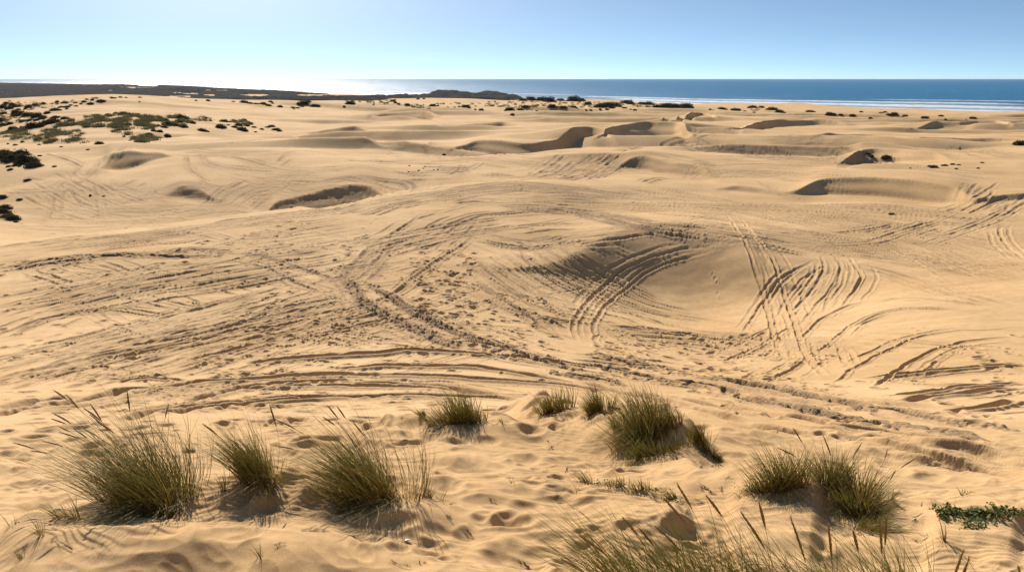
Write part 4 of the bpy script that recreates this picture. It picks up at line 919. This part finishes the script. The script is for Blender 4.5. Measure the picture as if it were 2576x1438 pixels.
# ------------------------------------------------------------------ shrubs: five leafy domes, copied
def shrub_mesh(k, twiggy=False):
    n = 620; V = rng.normal(size=(n, 3)); V[:,2] = np.abs(V[:,2])*.9+.02; V /= np.linalg.norm(V, axis=1)[:,None]
    lump = 1+.30*noise(V[:,0]*2.1+k*7, V[:,1]*2.1+V[:,2]*1.3)+.15*noise(V[:,0]*5+k, V[:,1]*5+V[:,2]*4)
    r = rng.uniform(.62, 1.04, n)**.6*lump; C = V*r[:,None]*[.5, .42, .52]; C[:,2] -= .05
    nx = np.cross(V, rng.normal(size=(n, 3))); nx /= np.linalg.norm(nx, axis=1)[:,None]; ny = np.cross(V+rng.normal(size=(n, 3))*.7, nx); ny /= np.linalg.norm(ny, axis=1)[:,None]
    s_ = rng.uniform(.03, .075, n)[:,None]; Q = np.stack([C-nx*s_*.6, C-ny*s_, C+nx*s_*.6, C+ny*s_], 1).reshape(-1, 3); F1 = np.arange(n*4).reshape(n, 4)
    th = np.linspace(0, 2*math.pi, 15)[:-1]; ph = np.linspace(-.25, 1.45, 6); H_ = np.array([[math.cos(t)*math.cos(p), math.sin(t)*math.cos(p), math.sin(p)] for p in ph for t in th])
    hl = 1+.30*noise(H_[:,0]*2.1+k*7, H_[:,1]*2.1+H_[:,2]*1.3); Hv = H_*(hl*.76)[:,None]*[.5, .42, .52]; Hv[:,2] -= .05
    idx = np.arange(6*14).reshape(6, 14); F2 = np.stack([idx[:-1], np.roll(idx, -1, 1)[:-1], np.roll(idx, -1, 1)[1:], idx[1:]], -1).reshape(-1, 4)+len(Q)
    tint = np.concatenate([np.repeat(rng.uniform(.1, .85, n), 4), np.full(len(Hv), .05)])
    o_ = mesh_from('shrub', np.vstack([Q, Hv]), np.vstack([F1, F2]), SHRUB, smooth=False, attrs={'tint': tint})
    return o_
protos = [shrub_mesh(k) for k in range(6)]; used = [False]*6
def g1(l): return [(.16714*x, 187.2+.16714*y, .16714*w_) for x, y, w_ in l]
def g2(l): return [(374.4+.16714*x, 187.2+.16714*y, .16714*w_) for x, y, w_ in l]
def gg(ox, l): return [(ox+.3343*x, 168.5+.3343*y, .3343*w_) for x, y, w_ in l]
sets = [
 ('the far left sand dune crest', g1([(835,550,130),(715,585,75),(565,597,30),(665,637,60),(840,655,110),(925,500,80),(1010,500,75),(1005,525,40),(915,540,30),(1065,470,50),(1145,483,60),(1140,430,55),(1265,420,70),(1360,445,90),(1390,385,45),(1525,405,110),(1310,385,50),(1690,365,60),(1735,360,40),(1810,350,50),(1895,353,40),(2105,352,50),(2100,413,30),(655,445,70),(860,420,60),(865,450,40),(945,430,50),(1000,430,50),(1220,445,40)])),
 ('the scrubby far left slope', g1([(530,470,90),(430,500,90),(385,525,50),(280,535,60),(250,595,130),(335,575,60),(190,465,90),(95,440,70),(50,600,90),(60,465,60),(250,490,120),(30,700,110),(150,750,90),(50,780,110),(420,640,160),(560,650,160),(250,635,120),(650,660,120),(980,675,120),(30,510,120),(140,520,110),(450,700,80),(550,700,80),(330,710,70)])),
 ('the left end of the grassy hillock', g1([(360,820,130),(480,800,170),(600,785,140),(200,835,130),(740,745,170),(660,760,150),(820,720,150),(340,1020,50),(600,980,80),(590,1065,40),(120,1050,35),(230,1070,60),(925,1095,50),(1135,965,60),(1325,1135,50),(1495,1050,120),(1540,1050,60)])),
 ('the crown of the grassy hillock', g1([(1760,780,100),(1920,760,100),(1525,795,45),(1865,940,40),(1955,1000,40),(2225,900,80),(2310,850,70),(2400,870,90),(2515,940,70),(1740,590,60),(1620,620,80),(1850,600,90),(1960,615,90),(2200,640,70)])+g2([(500,670,160),(440,720,120),(330,740,110),(250,700,100),(230,800,100),(300,760,110),(400,770,100),(535,800,90),(660,740,80),(130,780,80),(70,860,70),(160,870,90),(860,665,45),(830,700,40),(930,705,50),(20,900,60),(280,930,90),(310,945,50)])),
 ('the right end of the grassy hillock', g2([(800,850,130),(885,865,50),(1130,720,120),(1225,720,60),(1190,765,50),(1080,805,140),(1290,800,90),(1350,770,100),(1400,840,130),(1440,855,90),(1310,700,40),(1430,695,80),(1520,750,90),(1580,800,70),(1480,780,60)])),
 ('the small knoll right of the grassy hillock', g2([(1700,830,60),(1605,872,45),(1790,800,70),(1850,790,90),(1920,840,110),(1970,860,70)])),
 ('the sand behind the far left dune', g2([(890,400,60),(1430,425,120),(1520,440,80),(1610,450,80),(1720,450,100),(1800,470,80),(1740,460,60),(1830,415,60),(1860,440,40),(1975,490,70),(2165,505,60),(2180,528,40),(2235,510,60),(2300,490,60),(2330,440,140),(2260,450,80),(2400,415,80),(2490,480,100),(2450,490,60),(2550,480,60),(1270,415,50),(710,400,40)])),
 ('the sand before the coastal hill', gg(861, [(15,300,20),(60,280,70),(195,268,25),(235,288,15),(295,268,25),(335,275,25),(400,275,30),(425,280,25),(380,262,50),(490,285,40),(570,245,25),(615,243,20),(680,295,50),(720,295,20),(715,278,25),(795,305,15),(845,305,15),(880,300,20),(930,300,60),(955,312,30),(1045,325,35),(1000,320,15),(1190,300,30),(1130,295,30)])),
 ('the bushy rise at the centre of the shore', gg(861, [(1260,330,75),(1340,328,55),(1280,358,30),(1425,325,15),(1465,332,20),(1380,300,50),(1470,292,30),(1580,300,60),(1600,305,30),(1665,308,55),(1740,308,50),(1765,312,25),(1850,285,60),(1740,260,100),(1640,255,60),(1790,255,80),(1420,250,80),(1360,255,50),(1500,255,90),(1560,262,90)])),
 ('the row of hummocks along the beach', gg(861, [(1835,325,15),(1870,325,20),(1940,320,20),(1990,318,25),(1940,305,90),(2000,300,110),(2060,300,80),(2030,312,50),(2145,275,90),(2170,282,50),(2125,312,40),(2170,320,15),(2200,328,30),(2300,285,80),(2370,300,60),(2440,300,90),(2500,308,80),(2560,300,40),(2250,282,50)])+gg(1714.8, [(30,310,100),(60,312,60)])),
 ('the beach side sand at the right', gg(1714.8, [(215,322,20),(240,325,10),(300,318,60),(330,322,30),(400,330,60),(425,325,40),(475,335,25),(535,308,60),(600,308,45),(510,310,40),(680,325,80),(545,345,20),(735,345,60),(770,348,30),(965,340,60),(1000,342,20),(1110,358,50),(1140,358,40),(1195,360,30),(1285,368,40),(1350,340,25),(1420,387,25),(1500,347,30),(1530,342,30),(1560,362,40),(1600,360,50),(1680,375,40),(1830,388,60),(1950,372,35),(1985,397,18),(2140,398,10),(2190,388,50)])),
 ('the hollow below the right hand slip face', gg(1714.8, [(1400,655,30),(1430,672,30),(1540,685,60),(1870,752,40),(1900,758,50),(1980,745,40),(2040,735,30),(2065,768,20),(2085,738,25),(2230,765,20),(2260,722,20),(1720,762,14),(2540,585,80),(2510,572,25)])),
 ('the dark mound at the left edge', gg(0, [(40,690,120),(110,700,140),(200,720,140),(260,750,100),(150,670,120),(20,650,100),(80,775,35),(120,745,40),(70,750,40),(150,750,25),(180,735,50)])),
 ('the open sand at the left', gg(0, [(300,670,25),(410,752,25),(210,855,45),(150,1000,40),(20,985,60),(20,1100,90),(60,1130,100),(100,1150,80),(40,1070,80),(120,1168,30),(680,968,20),(780,975,18)])),
 ('the middle sand among old tracks', gg(0, [(2195,1060,22)])+gg(861, [(765,660,26),(575,780,20),(500,790,14),(505,745,14),(622,752,14),(690,775,14),(610,765,12),(720,772,14)])+gg(1714.8, [(1580,1112,50)])),
]
nsh = 0
for place, lst in sets:
    order = sorted(range(len(lst)), key=lambda i: lst[i][0]); rank = {i: r for r, i in enumerate(order)}
    big = max(range(len(lst)), key=lambda i: lst[i][2]); lft = min(range(len(lst)), key=lambda i: lst[i][0]); rgt = max(range(len(lst)), key=lambda i: lst[i][0])
    for i, (x, v, w_) in enumerate(lst):
        X, Y, z = at(min(x, 2700), v)
        if Y > 2500: continue
        sc_ = math.sqrt(X*X+Y*Y+z*z)/2070; W_ = max(w_*sc_*1.25, .3); k = (nsh*5+i) % 6
        src = protos[k]
        if used[k]: o_ = src.copy(); COL.objects.link(o_)
        else: o_ = src; used[k] = True
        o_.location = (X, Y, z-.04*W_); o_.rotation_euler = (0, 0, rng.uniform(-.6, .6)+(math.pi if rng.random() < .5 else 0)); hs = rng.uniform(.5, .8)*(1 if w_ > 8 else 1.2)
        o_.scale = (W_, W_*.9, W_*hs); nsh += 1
        size = 'large' if W_ > 5 else 'medium sized' if W_ > 2.6 else 'small'
        if i == big: lab = f'widest dark shrub on {place}'
        elif i == lft: lab = f'leftmost {size} shrub on {place}'
        elif i == rgt: lab = f'rightmost {size} shrub on {place}'
        else: lab = f'{size} shrub, {ordinal(rank[i]+1)} from left on {place}'
        tag(o_, lab, 'shrub', 'shrubs on '+place)
print('shrubs', nsh)

# ------------------------------------------------------------------ uncountable cover: grass on the hillock, scrubland by the coast
def in_poly(x, y, p):
    c = False; j = len(p)-1
    for i in range(len(p)):
        if (p[i][1] > y) != (p[j][1] > y) and x < (p[j][0]-p[i][0])*(y-p[i][1])/(p[j][1]-p[i][1])+p[i][0]: c = not c
        j = i
    return c
def gp(l): return [(.16714*x, 187.2+.16714*y) for x, y in l]
def gp2(l): return [(374.4+.16714*x, 187.2+.16714*y) for x, y in l]
polys = [(gp([(0,860),(300,830),(700,780),(1100,680),(1500,610),(1760,580),(2000,600),(2300,640),(2576,650),(2576,800),(2200,830),(1700,800),(1300,800),(900,800),(500,830),(0,940)]), 1500, 1.),
         (gp([(60,900),(500,850),(900,830),(1280,860),(1300,920),(1050,960),(1390,990),(1380,1060),(900,1000),(700,1040),(480,980),(80,980)]), 420, 1.), (gp([(2000,960),(2200,900),(2450,950),(2350,1000),(2080,1040)]), 200, 1.), (gp([(1580,810),(1950,830),(1930,920),(1700,870)]), 110, 1.),
         (gp2([(0,640),(500,620),(950,660),(900,720),(450,800),(0,800)]), 420, 1.), (gp2([(1250,700),(1400,680),(1500,720),(1560,790),(1350,760)]), 120, .9), (gp2([(1050,760),(1160,800),(1060,800)]), 25, .8),
         (gp([(0,400),(700,420),(1400,360),(1700,340),(1250,400),(900,470),(500,560),(700,650),(0,800)]), 420, .8),
         ([(1080,262),(1350,252),(1500,256),(1700,262),(1740,268),(1500,272),(1300,270),(1200,268)], 500, 1.0), ([(990,258),(1060,262),(1090,275),(1020,270)], 60, .8), ([(1860,268),(1960,276),(1940,280),(1850,276)], 30, .8), ([(860,248),(1000,250),(980,262),(860,262)], 120, .9),
         ([(0,520),(45,540),(40,565),(0,560)], 30, .4)]
Bs = []
for p, n, sz in polys:
    xs = [q[0] for q in p]; ys = [q[1] for q in p]; m_ = 0
    while m_ < n:
        x, v = random.uniform(min(xs), max(xs)), random.uniform(min(ys), max(ys))
        if in_poly(x, v, p):
            m_ += 1; X, Y, z = at(x, v)
            if noise(np.array([X/3.5]), np.array([Y/5.]))[0] > .02: Bs.append((X, Y, z, sz*(1 if Y < 320 else 1.5)))
Bs = np.array(Bs); nb = 22; n = len(Bs)*nb; k = np.repeat(np.arange(len(Bs)), nb); s_ = Bs[k, 3]*rng.uniform(.6, 1.2, len(Bs))[k]
B = Bs[k, :3]+np.stack([rng.normal(size=n)*.38*s_, rng.normal(size=n)*.4*s_, -.05+0*s_], 1)
d = np.stack([rng.normal(size=n)*.4, rng.normal(size=n)*.4, np.ones(n)], 1); d /= np.linalg.norm(d, axis=1)[:,None]
tb = rng.uniform(-.2, .25, len(Bs))[k]
go = ribbon_obj('dune_grass', strips(B, d, np.stack([0*s_-.2, 0*s_, -.15+0*s_], 1), rng.uniform(.5, 1.0, n)*s_, .13*s_, 3), HILLG, None, lambda t, i: np.clip(.3+.35*t+tb[i], 0, 1))
tag(go, 'green marram grass covering the distant hillock and shore dunes', 'grass', kind='stuff')

# scrub: a dark uneven canopy over the coastal plain, open where sand shows through
jr = np.nonzero((DR > 440) & (DR < 8500))[0]; jc = np.nonzero(A < .20)[0]
X2 = XX[np.ix_(jr, jc)]; Y2 = np.broadcast_to(DR[jr][:,None], X2.shape); Zg = Z[np.ix_(jr, jc)]; U2 = Y2/DC[:, jc]; A2 = np.broadcast_to(A[jc][None], X2.shape)
mk = smooth(.02, -.02, A2+.155)*smooth(520, 620, Y2+60*noise(X2/60, Y2/90))*smooth(.95, .92, U2+.02*noise(X2/90, Y2/120))
mk = np.maximum(mk, smooth(-.17, -.13, A2)*smooth(.03, -.02, A2)*smooth(590, 650, Y2)*smooth(.80, .72, U2))
pn = fbm(X2/120+2, Y2/300, 3)
holes = smooth(.28, .55, pn+.35*smooth(-.45, -.2, A2)*smooth(.45, .75, U2)-.10)
hole2 = 0*X2
for (x, v, rx, rv) in [(350,219,60,3.),(430,232,34,2.6),(540,230,90,3.4),(470,236,40,2.6),(640,240,40,3.),(680,233,26,2.),(330,223,14,1.5),(270,228,20,1.2),(760,240,14,2)]:
    a_, t_ = ray(x, v); a2, t2 = ray(x+rx, v+rv); tt = -Zg/Y2
    hole2 = np.maximum(hole2, np.exp(-(((A2-a_)/(a2-a_))**2+((tt-t_)/(t2-t_))**2)**2))
m2 = mk-holes-hole2*1.5
top = Zg+np.where(m2 > .25, 1.5*smooth(.25, .6, m2)+1.3*fbm(X2/9, Y2/14, 3)*smooth(.25, .5, m2)+1.2*fbm(X2/60, Y2/80, 2), -3)
# two dark hills beside the shore
for (x, v, h, rx) in [(1130,262,4.6,130),(1235,262,3.6,100),(480,238,5,300),(300,222,5,500)]:
    a_, t_ = ray(x, v); Dm = {1130:740,1235:740,480:1750,300:2800}[x]; q = ((A2-a_)/(rx/2020*.55))**2+((Y2-Dm)/(Dm*.11))**2
    top += h*np.exp(-q)*(x < 1000)*(1 if x < 1000 else 1)
    if x > 1000: top = np.where(q < 2.2, np.maximum(top, Zg+h*np.exp(-q)+1.2*fbm(X2/9, Y2/14, 3)+.6-2.2*q*.6), top)
mS, tS, oS = mat('scrub_canopy'); geo = node(tS, 'ShaderNodeNewGeometry'); nn_ = node(tS, 'ShaderNodeTexNoise'); nn_.inputs['Scale'].default_value = .12; nn_.inputs['Detail'].default_value = 8; nn_.inputs['Roughness'].default_value = .7
tS.links.new(geo.outputs['Position'], nn_.inputs['Vector']); rS = ramp(tS, [(.35, (.045, .047, .052)), (.7, (.095, .092, .085))]); tS.links.new(nn_.outputs[0], rS.inputs[0])
bS = node(tS, 'ShaderNodeBsdfPrincipled'); bS.inputs['Roughness'].default_value = 1; bS.inputs['Specular IOR Level'].default_value = .0; tS.links.new(rS.outputs[0], bS.inputs['Base Color'])
bp = node(tS, 'ShaderNodeBump'); bp.inputs['Distance'].default_value = 2; tS.links.new(nn_.outputs[0], bp.inputs['Height']); tS.links.new(bp.outputs[0], bS.inputs['Normal']); tS.links.new(bS.outputs[0], oS.inputs[0])
scr_ = sheet('coastal_scrub', X2, Y2, top, mS, {}); tag(scr_, 'dark green scrub blanketing the plain between the dunes and the shore', 'scrub', kind='stuff')

# ------------------------------------------------------------------ the air: thin sea haze
bmh = bpy.data.meshes.new('haze'); x0, x1, y0, y1, z0, z1 = -36000, 36000, -200, 26000, -60, 4
vh = [(x, y, z) for z in (z0, z1) for y in (y0, y1) for x in (x0, x1)]
bmh.from_pydata(vh, [], [(0,2,3,1),(4,5,7,6),(0,1,5,4),(2,6,7,3),(0,4,6,2),(1,3,7,5)]); bmh.update()
hz = bpy.data.objects.new('haze', bmh); COL.objects.link(hz); tag(hz, kind='stuff')
mh = bpy.data.materials.new('haze'); mh.use_nodes = True; th_ = mh.node_tree; th_.nodes.clear(); oh = th_.nodes.new('ShaderNodeOutputMaterial'); pv = th_.nodes.new('ShaderNodeVolumePrincipled')
pv.inputs['Color'].default_value = (.80, .90, 1, 1); pv.inputs['Density'].default_value = 1.3e-5; pv.inputs['Anisotropy'].default_value = .2
th_.links.new(pv.outputs[0], oh.inputs['Volume']); bmh.materials.append(mh)
tag(hz, 'thin bluish sea haze lying over dunes and water', 'haze', kind='stuff')
